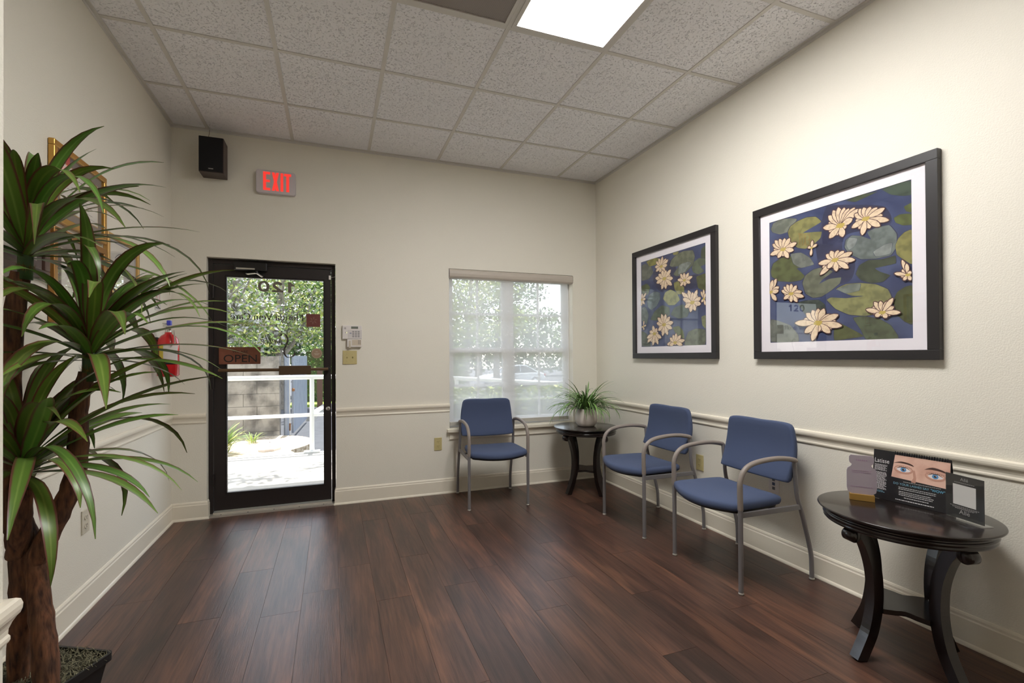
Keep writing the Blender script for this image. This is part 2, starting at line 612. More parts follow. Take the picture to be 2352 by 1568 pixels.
# perforated return-air vent
xa, xb, ya, yb = gx[VENT[0]+1], gx[VENT[0]+2], gy[VENT[1]+1], gy[VENT[1]]
V = tag(empty('air_vent', ((xa+xb)/2, (ya+yb)/2, H)), 'grey perforated square air vent beside the light panel', 'air vent')
def perforated():
    m = mat('perforated_steel', (168, 158, 152), 0.5, metal=0.3)
    nt = m.node_tree
    b = nt.nodes['Principled BSDF']
    tc = nt.nodes.new('ShaderNodeTexCoord')
    mp = nt.nodes.new('ShaderNodeMapping')
    mp.inputs['Scale'].default_value = (110, 110, 110)
    mp.inputs['Rotation'].default_value = (0, 0, math.radians(45))
    nt.links.new(tc.outputs['Object'], mp.inputs[0])
    fr = nt.nodes.new('ShaderNodeVectorMath'); fr.operation = 'FRACTION'
    nt.links.new(mp.outputs[0], fr.inputs[0])
    sb = nt.nodes.new('ShaderNodeVectorMath'); sb.operation = 'SUBTRACT'
    sb.inputs[1].default_value = (0.5, 0.5, 0)
    nt.links.new(fr.outputs[0], sb.inputs[0])
    sx_ = nt.nodes.new('ShaderNodeVectorMath'); sx_.operation = 'MULTIPLY'
    sx_.inputs[1].default_value = (1, 1, 0)
    nt.links.new(sb.outputs[0], sx_.inputs[0])
    ln = nt.nodes.new('ShaderNodeVectorMath'); ln.operation = 'LENGTH'
    nt.links.new(sx_.outputs[0], ln.inputs[0])
    r = nt.nodes.new('ShaderNodeValToRGB')
    r.color_ramp.elements[0].position = 0.28; r.color_ramp.elements[0].color = (0, 0, 0, 1)
    r.color_ramp.elements[1].position = 0.36; r.color_ramp.elements[1].color = (1, 1, 1, 1)
    nt.links.new(ln.outputs['Value'], r.inputs[0])
    nt.links.new(r.outputs[0], b.inputs['Alpha'])      # holes open into the ceiling void
    return m
s_ = CT/2-0.013
p = MB(); p.box(-s_, s_, -s_, s_, 0.004, 0.008); p.build('perforated_face', perforated(), V)
p = MB()
for q in ((-s_, s_, -s_, -s_+0.018), (-s_, s_, s_-0.018, s_), (-s_, -s_+0.018, -s_+0.018, s_-0.018), (s_-0.018, s_, -s_+0.018, s_-0.018)):
    p.box(q[0], q[1], q[2], q[3], -0.001, 0.010)
p.build('frame', M_grid, V)
# ------------------------------------------------------------------ door_1: bronze aluminium glass door
door = tag(empty('door_1', ((DX0+DX1)/2, 0.08, 0)), 'bronze framed glass entrance door with lettering', kind='structure')
def local(mbv, o):
    for v in mbv.v: v -= o.location
    return mbv
def dpart(mbv, name, m, parent=None, **k):
    """part given in room coordinates, parented under the door or one of its parts"""
    local(mbv, door)
    return mbv.build(name, m, parent or door, **k)
p = MB()
p.box(DX0+0.002, DX0+0.034, 0.055, 0.140, 0.0, DZ-0.002)
p.box(DX1-0.034, DX1-0.002, 0.055, 0.140, 0.0, DZ-0.002)
p.box(DX0+0.034, DX1-0.034, 0.055, 0.140, DZ-0.040, DZ-0.002)
dpart(p, 'door_frame', M_dark, bevel=0.002)
LX0, LX1, LZ0, LZ1 = DX0+0.037, DX1-0.037, 0.034, DZ-0.044
PX0, PX1, PZ0, PZ1 = 0.352, 1.101, 0.158, 1.915
p = MB()
p.box(LX0, PX0, 0.060, 0.104, LZ0, LZ1)
p.box(PX1, LX1, 0.060, 0.104, LZ0, LZ1)
p.box(PX0, PX1, 0.060, 0.104, PZ1, LZ1)
p.box(PX0, PX1, 0.060, 0.104, LZ0, PZ0)
leaf = dpart(p, 'door_leaf', M_dark)
p = MB()
b_ = 0.010
for q in ((PX0, PX1, PZ0, PZ0+b_), (PX0, PX1, PZ1-b_, PZ1), (PX0, PX0+b_, PZ0+b_, PZ1-b_), (PX1-b_, PX1, PZ0+b_, PZ1-b_)):
    p.box(q[0], q[1], 0.066, 0.096, q[2], q[3])
dpart(p, 'glazing_bead', M_dark, leaf)
p = MB(); p.box(PX0+0.004, PX1-0.004, 0.078, 0.084, PZ0+0.004, PZ1-0.004)
dpart(p, 'glass_pane', M_glass, leaf)
p = MB(); p.box(DX0+0.004, DX1-0.004, -0.010, 0.145, 0.0, 0.014)
p.box(DX0+0.036, DX1-0.036, 0.030, 0.120, 0.014, 0.026)
for i in range(5):
    p.lathe([(0.0, 0.0165), (0.004, 0.016), (0.005, 0.014)], 10, 1, Matrix.Translation((0.33+0.19*i, 0.008, 0)))
dpart(p, 'threshold', [mat('aluminium_threshold', (205, 200, 190), 0.4, metal=0.6), M_dark])
# push bar
M_bar = mat('bronze_push_bar', (104, 82, 58), 0.38, metal=0.45)
for x in (0.318, 1.130):
    p = MB(); p.tube([(x, 0.062, 1.152), (x, -0.012, 1.152)], 0.017, 16)
    dpart(p, 'bar_bracket', M_black, leaf)
p = MB(); p.tube([(0.318, -0.014, 1.152), (1.130, -0.014, 1.152)], 0.0135, 14)
bar = dpart(p, 'push_bar', M_bar, leaf)
p = MB(); p.box(0.752, 0.995, -0.034, -0.004, 1.110, 1.184)
dpart(p, 'push_pad', mat('bronze_push_pad', (84, 64, 42), 0.5, metal=0.25), leaf, bevel=0.003)
# lock cylinder
p = MB()
Mx = Matrix.Translation((1.128, 0.060, 0.812)) @ Matrix.Rotation(math.radians(90), 4, 'X')
p.lathe([(0.0, 0.010), (0.012, 0.010), (0.0175, 0.007), (0.0185, 0.0)], 24, 0, Mx)
p.box(1.1265, 1.1295, 0.0485, 0.0505, 0.803, 0.821, 1)
dpart(p, 'lock_cylinder', [M_chrome, M_black], leaf)
# overhead closer
p = MB(); p.box(0.425, 0.662, -0.006, 0.052, 1.956, 2.018)
cl = dpart(p, 'door_closer', mat('closer_black', (38, 36, 36), 0.35, metal=0.4), bevel=0.005)
p = MB(); p.box(0.440, 0.575, -0.0075, -0.006, 1.960, 1.972)
dpart(p, 'closer_trim', M_chrome, cl)
p = MB()
p.tube([(0.585, 0.020, 1.956), (0.585, 0.020, 1.934)], 0.014, 14, 1)
p.tube([(0.585, 0.020, 1.938), (0.520, 0.030, 1.930), (0.508, 0.050, 1.935)], 0.009, 8, 0, flat=(1.4, 0.6))
p.tube([(0.585, 0.014, 1.938), (0.622, 0.048, 1.914)], 0.009, 8, 0, flat=(1.4, 0.6))
p.box(0.500, 0.640, 0.048, 0.061, 1.918, 1.956, 1)
dpart(p, 'closer_arm', [M_chrome, M_black], cl)
# hinges and contact sensor
for z in (0.28, 1.05, 1.78):
    p = MB(); p.tube([(DX0+0.0355, 0.050, z-0.05), (DX0+0.0355, 0.050, z+0.05)], 0.007, 10)
    dpart(p, 'hinge', M_dark)
p = MB(); p.box(1.136, 1.153, 0.046, 0.060, 1.918, 1.952)
p.tube([(1.153, 0.050, 1.936), (1.192, -0.002, 1.936)], 0.0015, 6)
dpart(p, 'door_contact', M_white)

# lettering on the glass: applied outside, so it reads reversed from inside
M_ink = mat('grey_vinyl_film', (98, 84, 74), 0.6)
M_ink2 = mat('dark_vinyl_film', (62, 48, 46), 0.6)
M_red = mat('maroon_vinyl_film', (122, 58, 52), 0.6)
M_tan = mat('tan_vinyl_film', (176, 142, 118), 0.6)
YG = 0.0850
def on_glass(a, b): return (a, YG, b)
def mirrored(mbv, body, x0, x1, z0, z1, m=0): write(mbv, body, on_glass, x1, x0, z0, z1, m)
p = MB()
def band(mbv, outer, inner, m=0):
    """flat ring between two outlines of equal length"""
    n = len(outer)
    mbv.add([on_glass(*q) for q in outer]+[on_glass(*q) for q in inner], [(i, (i+1) % n, n+(i+1) % n, n+i) for i in range(n)], m)
n_ = 28
band(p, [(0.628+0.044*math.cos(2*math.pi*i/n_), 1.842+0.045*math.sin(2*math.pi*i/n_)) for i in range(n_)],
     [(0.628+0.021*math.cos(2*math.pi*i/n_), 1.842+0.029*math.sin(2*math.pi*i/n_)) for i in range(n_)])
two = spline([(0.705, 1.8585), (0.712, 1.868), (0.730, 1.8755), (0.751, 1.870), (0.7605, 1.856), (0.752, 1.840), (0.735, 1.827), (0.715, 1.812), (0.706, 1.805)], 5)
vs_ = []
for i, q in enumerate(two):
    c0 = two[max(0, i-1)]; c1 = two[min(len(two)-1, i+1)]
    dx, dz = c1[0]-c0[0], c1[1]-c0[1]
    L = math.hypot(dx, dz)
    h = 0.0115 if 3 < i < len(two)-6 else 0.0095
    vs_ += [on_glass(1.466-(q[0]-dz/L*h), q[1]+dx/L*h), on_glass(1.466-(q[0]+dz/L*h), q[1]-dx/L*h)]
p.add(vs_, [(2*i, 2*i+1, 2*i+3, 2*i+2) for i in range(len(two)-1)])
p.add([on_glass(a, b+0.0) for a, b in ((0.690, 1.797), (0.776, 1.797), (0.776, 1.814), (0.690, 1.814))], [(0, 1, 2, 3)])
p.add([on_glass(a, b) for a, b in ((0.812, 1.797), (0.838, 1.797), (0.838, 1.850), (0.864, 1.850), (0.864, 1.864), (0.846, 1.870), (0.834, 1.885), (0.812, 1.885))], [(0, 1, 2, 7), (2, 3, 4, 5), (2, 5, 6, 7)])
for i, v in enumerate(p.v): v.y += 0.00002*(i % 5)
dpart(p, 'number_lettering', M_ink, leaf, recalc=False)

def pen(mbv, strokes, place, wid, thin, m=0):
    """broad-nib strokes: polylines in letter units, thick on verticals and thin on horizontals"""
    for st in strokes:
        pts = spline(st, 5) if len(st) > 2 else [st[0], st[1]]
        vs_, fs_ = [], []
        for i, q in enumerate(pts):
            a = pts[max(0, i-1)]; c = pts[min(len(pts)-1, i+1)]
            dx, dz = c[0]-a[0], c[1]-a[1]
            L = math.hypot(dx, dz) or 1
            nx, nz = -dz/L, dx/L
            h = (thin+(wid-thin)*abs(dz)/L)/2
            vs_ += [place(q[0]+nx*h, q[1]+nz*h), place(q[0]-nx*h, q[1]-nz*h)]
        for i in range(len(pts)-1):
            fs_.append((2*i, 2*i+1, 2*i+3, 2*i+2))
        mbv.add(vs_, fs_, m)
def serif(x, z, w=0.12): return [(x-w, z), (x+w, z)]
def ring(cx, cz, rx, rz, a0=0, a1=360, n=8): return [(cx+rx*math.cos(math.radians(a0+(a1-a0)*i/n)), cz+rz*math.sin(math.radians(a0+(a1-a0)*i/n))) for i in range(n+1)]
SER = {   # roman letters: advance, strokes (cap height 1, x height 0.62)
 'F': (0.68, [[(0.16, 0), (0.16, 1)], serif(0.16, 0), [(0.04, 1), (0.62, 1)], [(0.62, 1), (0.62, 0.84)], [(0.16, 0.52), (0.48, 0.52)], [(0.48, 0.44), (0.48, 0.6)]]),
 'l': (0.34, [[(0.17, 0), (0.17, 1.04)], serif(0.17, 0), [(0.06, 1.02), (0.17, 1.04)]]),
 'o': (0.62, [ring(0.31, 0.3, 0.25, 0.31)]),
 'r': (0.46, [[(0.16, 0), (0.16, 0.62)], serif(0.16, 0), [(0.06, 0.6), (0.16, 0.62)], [(0.16, 0.42), (0.28, 0.6), (0.42, 0.58)]]),
 'i': (0.34, [[(0.17, 0), (0.17, 0.62)], serif(0.17, 0), [(0.06, 0.6), (0.17, 0.62)], [(0.17, 0.86), (0.17, 0.96)]]),
 'd': (0.66, [ring(0.29, 0.3, 0.23, 0.31), [(0.52, 0.02), (0.52, 1.04)], [(0.42, 1.02), (0.52, 1.04)], [(0.52, 0.0), (0.64, 0.0)]]),
 'a': (0.56, [[(0.10, 0.48), (0.2, 0.6), (0.36, 0.58), (0.42, 0.44), (0.42, 0.04)], ring(0.25, 0.17, 0.17, 0.18), [(0.42, 0.03), (0.54, 0.03)]]),
 'V': (0.84, [[(0.1, 1), (0.44, 0)], [(0.78, 1), (0.44, 0)], serif(0.1, 1, 0.13), serif(0.78, 1, 0.13)]),
 'e': (0.56, [[(0.07, 0.34), (0.5, 0.34)], ring(0.28, 0.3, 0.22, 0.31, 8, 320, 9)]),
 'n': (0.66, [[(0.14, 0), (0.14, 0.62)], serif(0.14, 0, 0.1), [(0.05, 0.6), (0.14, 0.62)], [(0.14, 0.42), (0.3, 0.62), (0.48, 0.54), (0.5, 0.36), (0.5, 0)], serif(0.5, 0, 0.1)]),
 'C': (0.86, [ring(0.47, 0.5, 0.38, 0.52, 45, 318, 10), [(0.74, 0.98), (0.74, 0.78)]]),
 ' ': (0.34, [])}
def roman(mbv, body, x_right, x_left, z0, cap, m=0, wid=0.15, thin=0.05):
    tot = sum(SER[c][0] for c in body)
    sx = (x_right-x_left)/tot
    adv = 0.0
    for c in body:
        w_, st = SER[c]
        a_ = adv
        pen(mbv, st, lambda a, b: on_glass(x_right-(a_+a)*sx, z0+b*cap), wid, thin, m)
        adv += w_
p = MB(); roman(p, 'Florida Vein Care', 0.934, 0.383, 1.566, 0.050)
for i, v in enumerate(p.v): v.y += 0.00002*(i % 7)
dpart(p, 'name_lettering', M_ink2, leaf, recalc=False)
p = MB(); mirrored(p, 'and cosmetic center', 0.387, 0.730, 1.514, 1.538)
dpart(p, 'tagline_lettering', mat('maroon_ink', (96, 52, 50), 0.6), leaf, recalc=False)
# maroon logo square with a pale six-petal flower
p = MB()
p.add([(0.955, YG, 1.512), (1.065, YG, 1.512), (1.065, YG, 1.622), (0.955, YG, 1.622)], [(0, 1, 2, 3)], 0)
for k in range(6):
    a = math.radians(60*k+18)
    d = Vector((math.cos(a), 0, math.sin(a))); n_ = Vector((-math.sin(a), 0, math.cos(a)))
    c0 = Vector((1.010, YG-0.0004, 1.567))
    L = 0.036
    p.add([c0+d*0.006, c0+d*L*0.55+n_*0.006, c0+d*L, c0+d*L*0.5-n_*0.004], [(0, 1, 2, 3)], 1)
dpart(p, 'logo_square', [M_red, mat('logo_flower', (150, 108, 100), 0.6)], leaf, recalc=False)
# script S and word
p = MB()
Sx = lambda t: 0.864-(0.864-0.753)*t
Sz = lambda t: 1.252+0.200*t
S_pts = spline([(0.98, 0.90), (0.90, 0.99), (0.72, 0.985), (0.55, 0.86), (0.50, 0.70), (0.60, 0.52), (0.72, 0.36), (0.74, 0.20), (0.62, 0.05), (0.40, 0.0), (0.16, 0.04), (0.02, 0.14), (0.06, 0.19)], 5)
vs_, fs_ = [], []
for i, q in enumerate(S_pts):
    a = S_pts[max(0, i-1)]; c = S_pts[min(len(S_pts)-1, i+1)]
    dx, dz = (c[0]-a[0])*0.111, (c[1]-a[1])*0.2
    L = math.hypot(dx, dz) or 1
    h = 0.0022+0.0052*(abs(dz)/L)**1.5
    x_, z_ = Sx(q[0]), Sz(q[1])
    vs_ += [(x_+dz/L*h, YG, z_+dx/L*h), (x_-dz/L*h, YG, z_-dx/L*h)]
for i in range(len(S_pts)-1): fs_.append((2*i, 2*i+1, 2*i+3, 2*i+2))
p.add(vs_, fs_)
ITA = {'v': (0.5, [[(0.0, 0.5), (0.1, 0.56), (0.16, 0.1), (0.24, 0.0), (0.44, 0.5), (0.4, 0.6)]]),
       'e': (0.46, [[(0.06, 0.22), (0.3, 0.36), (0.28, 0.56), (0.1, 0.5), (0.06, 0.2), (0.18, 0.0), (0.44, 0.14)]]),
       'l': (0.34, [[(0.0, 0.12), (0.26, 0.7), (0.26, 1.1), (0.14, 1.0), (0.08, 0.3), (0.14, 0.02), (0.32, 0.12)]]),
       't': (0.38, [[(0.2, 0.98), (0.1, 0.3), (0.16, 0.0), (0.36, 0.12)], [(0.02, 0.62), (0.36, 0.66)]])}
tot = sum(ITA[c][0] for c in 'velte')
adv = 0.0
for c in 'velte':
    w_, st = ITA[c]
    a_ = adv
    pen(p, st, lambda a, b: on_glass(0.757-((a_+a+0.14*b)/(tot+0.14))*(0.757-0.593), 1.362+b*0.074), 0.085, 0.03)
    adv += w_
for i, v in enumerate(p.v): v.y += 0.00002*(i % 7)
dpart(p, 'script_lettering', M_ink2, leaf, recalc=False)
p = MB()
mirrored(p, 'MEDICAL', 0.658, 0.750, 1.325, 1.343)
mirrored(p, 'WEIGHT', 0.668, 0.750, 1.299, 1.317)
mirrored(p, 'MANAGEMENT', 0.613, 0.750, 1.273, 1.291)
dpart(p, 'small_lettering', M_ink2, leaf, recalc=False)
p = MB()
def disc(mbv, cx, cz, r, y, m=0, n=32):
    mbv.add([(cx+r*math.cos(2*math.pi*i/n), y, cz+r*math.sin(2*math.pi*i/n)) for i in range(n)], [tuple(range(n))], m)
disc(p, 1.036, 1.286, 0.043, YG)
for r_, a_, b_2 in ((0.039, 0, 360),):
    pen(p, [ring(1.036, 1.286, r_, r_, a_, b_2, 24)], lambda a, b: (a, YG-0.0006, b), 0.0025, 0.0025, 1)
for z_, w_ in ((1.300, 0.018), (1.283, 0.046), (1.274, 0.030)):
    p.box(1.036-w_/2, 1.036+w_/2, YG-0.0008, YG-0.0006, z_-0.003, z_+0.003, 1)
dpart(p, 'round_sticker', [M_tan, mat('sticker_print', (206, 186, 168), 0.6)], leaf, recalc=False)

# copper OPEN sign hung inside the glass
sg = tag(empty('open_sign', (0.460, 0.040, 1.200)), 'copper coloured WE ARE OPEN sign on the glass door', 'sign')
p = MB(); p.prism(rect_outline(-0.149, 0.149, 0, 0.138, 0.004, 3), 0.0, 0.004, 'xz')
p.build('plate', mat('brushed_copper', (150, 98, 80), 0.30, metal=0.7, var=((122, 78, 64), 9, 0.35, 0.7)), sg)
p = MB()
pl = lambda a, b: (a, -0.0006, b)
write(p, 'WE ARE', pl, -0.054, 0.058, 0.092, 0.110)
write(p, 'OPEN', pl, -0.116, 0.122, 0.016, 0.076)
p.build('lettering', M_black, sg, recalc=False)

# ------------------------------------------------------------------ window_1: twin double-hung sashes with muntins
win = tag(empty('window_1', ((WX0+WX1)/2, 0.10, WZ0)), 'white twin double-hung window with muntin bars', kind='structure')
M_win = mat('white_window_vinyl', (224, 224, 224), 0.4)
def wpart(mbv, name, m, parent=None, **k):
    local(mbv, win)
    return mbv.build(name, m, parent or win, **k)
fr_ = 0.030
p = MB()
p.box(WX0, WX0+fr_, 0.085, 0.15, WZ0, WZ1); p.box(WX1-fr_, WX1, 0.085, 0.15, WZ0, WZ1)
p.box(WX0+fr_, WX1-fr_, 0.085, 0.15, WZ1-fr_, WZ1); p.box(WX0+fr_, WX1-fr_, 0.085, 0.15, WZ0, WZ0+fr_)
p.box(2.770, 2.834, 0.085, 0.15, WZ0+fr_, WZ1-fr_)
wpart(p, 'window_frame', M_win, bevel=0.002)
for xa, xb in ((WX0+fr_, 2.770), (2.834, WX1-fr_)):
    for za, zb, ya in ((WZ0+fr_, 1.335, 0.092), (1.290, WZ1-fr_, 0.118)):
        s = 0.032
        p = MB()
        p.box(xa, xa+s, ya, ya+0.026, za, zb); p.box(xb-s, xb, ya, ya+0.026, za, zb)
        p.box(xa+s, xb-s, ya, ya+0.026, zb-0.045, zb); p.box(xa+s, xb-s, ya, ya+0.026, za, za+0.045)
        sash = wpart(p, 'sash', M_win, bevel=0.0015)
        xm, zm = (xa+xb)/2, (za+zb)/2
        p = MB(); p.box(xm-0.010, xm+0.010, ya+0.006, ya+0.020, za+0.045, zb-0.045)
        wpart(p, 'muntin', M_win, sash)
        p = MB(); p.box(xa+s, xb-s, ya+0.007, ya+0.019, zm-0.010, zm+0.010)
        wpart(p, 'muntin', M_win, sash)
        for qa, qb in ((xa+s, xm-0.010), (xm+0.010, xb-s)):
            for ra, rb in ((za+0.045, zm-0.010), (zm+0.010, zb-0.045)):
                p = MB(); p.box(qa, qb, ya+0.011, ya+0.015, ra, rb)
                wpart(p, 'pane', M_glass, sash)
p = MB()
p.box(WX0-0.026, WX1+0.026, -0.045, 0.0, WZ0-0.026, WZ0-0.001)
p.box(WX0, WX1, 0.0, 0.084, WZ0-0.026+0.026, WZ0+0.002)
wpart(p, 'window_sill', M_trim, bevel=0.004)
p = MB()
p.prism([(0.0, WZ0-0.100), (-0.010, WZ0-0.100), (-0.015, WZ0-0.092), (-0.012, WZ0-0.080), (-0.014, WZ0-0.040), (-0.024, WZ0-0.028), (0.0, WZ0-0.028)], WX0-0.004, WX1+0.004, 'yz')
wpart(p, 'sill_apron', M_trim)

# roller solar shade
def shade_material():
    m = bpy.data.materials.new('solar_shade_mesh')
    m.use_nodes = True
    nt = m.node_tree
    nt.nodes.clear()
    o = nt.nodes.new('ShaderNodeOutputMaterial')
    tr = nt.nodes.new('ShaderNodeBsdfTransparent')
    tr.inputs[0].default_value = (1, 1, 1, 1)
    tl = nt.nodes.new('ShaderNodeBsdfTranslucent')
    tl.inputs[0].default_value = (0.90, 0.89, 0.88, 1)
    df = nt.nodes.new('ShaderNodeBsdfDiffuse')
    df.inputs[0].default_value = (0.80, 0.80, 0.80, 1)
    m1 = nt.nodes.new('ShaderNodeMixShader'); m1.inputs[0].default_value = 0.36
    m2 = nt.nodes.new('ShaderNodeMixShader'); m2.inputs[0].default_value = SHADE_OPEN
    nt.links.new(tl.outputs[0], m1.inputs[1]); nt.links.new(df.outputs[0], m1.inputs[2])
    nt.links.new(m1.outputs[0], m2.inputs[1]); nt.links.new(tr.outputs[0], m2.inputs[2])
    nt.links.new(m2.outputs[0], o.inputs[0])
    return m
SHADE_OPEN = 0.36
sh = tag(empty('roller_shade', ((WX0+WX1)/2, 0.03, WZ1)), 'sheer grey roller shade lowered over the window', 'window shade')
def spart(mbv, name, m, parent=None, **k):
    local(mbv, sh)
    return mbv.build(name, m, parent or sh, **k)
p = MB()
pr = [(0.050, 1.984), (0.000, 1.984), (-0.012, 1.996), (-0.016, 2.020), (-0.014, 2.045), (-0.002, 2.062), (0.050, 2.062)]
p.prism(pr, WX0+0.004, WX1-0.003, 'yz')
spart(p, 'valance', mat('taupe_valance', (190, 180, 168), 0.5))
for xa, xb in ((WX0+0.001, WX0+0.004), (WX1-0.003, WX1-0.0005)):
    p = MB(); p.prism([(a-0.001 if a < 0.04 else a, b+(0.001 if b > 2.02 else -0.001)) for a, b in pr], xa, xb, 'yz')
    spart(p, 'end_cap', mat('grey_end_cap', (120, 112, 104), 0.5))
p = MB()
for (xa, xb) in ((WX0+0.010, 3.428),):
    p.add([(xa, 0.032, 0.640), (xb, 0.032, 0.640), (xb, 0.032, 2.010), (xa, 0.032, 2.010)], [(0, 1, 2, 3)])
spart(p, 'shade_fabric', shade_material())
p = MB(); p.box(WX0+0.010, 3.428, 0.026, 0.038, 0.610, 0.644)
spart(p, 'hem_bar', mat('grey_hem_bar', (186, 182, 172), 0.5), bevel=0.003)

# ------------------------------------------------------------------ wall fittings
# EXIT sign
ex = tag(empty('exit_sign', (0.735, -0.001, 2.580)), 'white EXIT sign with red glowing letters above the door', 'exit sign')
p = MB(); p.prism(rect_outline(-0.147, 0.147, 0.0, 0.188, 0.022, 6), -0.036, 0.0, 'xz')
p.build('housing', mat('exit_housing', (206, 198, 200), 0.45), ex, bevel=0.006, seg=3)
p = MB()
def bars(ls):
    for a0, a1, b0, b1 in ls: p.box(a0, a1, -0.0385, -0.0365, b0, b1)
zb_, zt_ = 0.024, 0.172
x_ = -0.094
bars([(x_, x_+0.021, zb_, zt_), (x_+0.021, x_+0.052, zb_, zb_+0.019), (x_+0.021, x_+0.050, 0.090, 0.108), (x_+0.021, x_+0.052, zt_-0.019, zt_)])
x_ = -0.030
p.prism([(x_, zb_), (x_+0.021, zb_), (x_+0.052, zt_), (x_+0.031, zt_)], -0.0385, -0.0365, 'xz')
p.prism([(x_+0.031, zb_), (x_+0.052, zb_), (x_+0.021, zt_), (x_, zt_)], -0.0383, -0.0363, 'xz')
bars([(0.034, 0.054, zb_, zt_)])
bars([(0.061, 0.113, zt_-0.020, zt_), (0.077, 0.098, zb_, zt_-0.020)])
p.build('letters', mat('glowing_red_letter', (236, 60, 52), 0.5, emit=(255, 62, 52), estr=0.55), ex)

# loudspeaker
sp = tag(empty('loudspeaker', (0.300, -0.006, 2.660)), 'black bookshelf loudspeaker mounted high beside the exit sign', 'speaker')
p = MB(); p.box(-0.083, 0.083, -0.140, 0.0, 0.0, 0.268)
p.build('cabinet', mat('walnut_vinyl_cabinet', (66, 50, 44), 0.45), sp, bevel=0.002)
p = MB(); p.box(-0.080, 0.080, -0.152, -0.1405, 0.003, 0.265)
gr = p.build('grille', mat('black_grille_cloth', (20, 19, 20), 0.9, bump=(900, 0.3)), sp, bevel=0.004)
p = MB(); p.box(-0.016, 0.016, -0.1535, -0.1525, 0.020, 0.026)
p.build('badge', M_chrome, gr)
p = MB(); p.tube(spline([(-0.05, -0.02, 0.268), (-0.052, -0.015, 0.30), (-0.045, -0.006, 0.33), (-0.04, -0.004, H-2.662)], 4), 0.0018, 6)
p.build('wire', mat('grey_wire', (120, 108, 84), 0.6), sp)

# alarm keypad
kp = tag(empty('alarm_keypad', (1.324, -0.001, 1.406)), 'white alarm keypad above the light switch', 'keypad')
p = MB(); p.box(-0.080, 0.080, -0.024, 0.0, 0.0, 0.117)
kb = p.build('housing', M_white, kp, bevel=0.004)
p = MB(); p.box(-0.036, 0.078, -0.0255, -0.0242, 0.004, 0.078)
p.build('keypad_door', mat('keypad_panel', (214, 208, 206), 0.45), kp, bevel=0.0006)
p = MB(); p.box(-0.009, 0.048, -0.0252, -0.0242, 0.088, 0.108)
p.build('display', mat('lcd_grey_green', (116, 122, 112), 0.3), kp)
for r_ in range(4):
    for c_ in range(4):
        p = MB()
        xk = -0.022 if c_ == 0 else 0.0+0.022*(c_-1)
        wk = 0.016
        p.box(xk, xk+wk, -0.0272, -0.0255, 0.060-0.0145*r_, 0.069-0.0145*r_)
        p.build('key', mat('blue_key', (150, 152, 172), 0.5) if (c_ == 0 and r_ == 1) else (mat('pale_key', (216, 212, 210), 0.5) if c_ == 0 else mat('grey_key', (150, 146, 146), 0.5)), kp)
p = MB(); p.box(-0.048, -0.043, -0.0250, -0.0240, 0.050, 0.058)
p.build('status_light', mat('yellow_led', (240, 240, 170), 0.4, emit=(240, 240, 170), estr=1.0), kp)
p = MB(); p.box(-0.058, -0.050, -0.0250, -0.0240, 0.052, 0.060)
p.build('button', mat('keypad_slot', (186, 178, 174), 0.5), kp)
p = MB(); p.box(-0.066, -0.050, -0.0248, -0.0240, 0.084, 0.10)
p.build('speaker_slot', mat('keypad_slot', (186, 178, 174), 0.5), kp)
tb = tag(empty('door_release_box', (1.341, -0.001, 1.330)), 'small white control box directly under the alarm keypad', 'control box')
p = MB(); p.box(-0.060, 0.060, -0.030, 0.0, 0.008, 0.074)
p.build('housing', M_white, tb, bevel=0.004)
p = MB(); p.box(-0.020, 0.056, -0.0312, -0.0302, 0.022, 0.070); p.build('label_panel', mat('beige_label', (206, 192, 172), 0.5), tb)
p = MB(); p.box(-0.046, -0.028, -0.036, -0.030, 0.0, 0.062); p.build('slider', mat('beige_slider', (200, 190, 172), 0.5), tb, bevel=0.002)
p = MB()
for a, b in ((0.030, 0.058), (0.042, 0.058), (0.030, 0.046), (0.042, 0.046), (0.030, 0.034), (0.042, 0.034)):
    p.box(a, a+0.008, -0.0320, -0.0312, b, b+0.006)
p.build('print', mat('grey_print', (120, 116, 112), 0.5), tb)

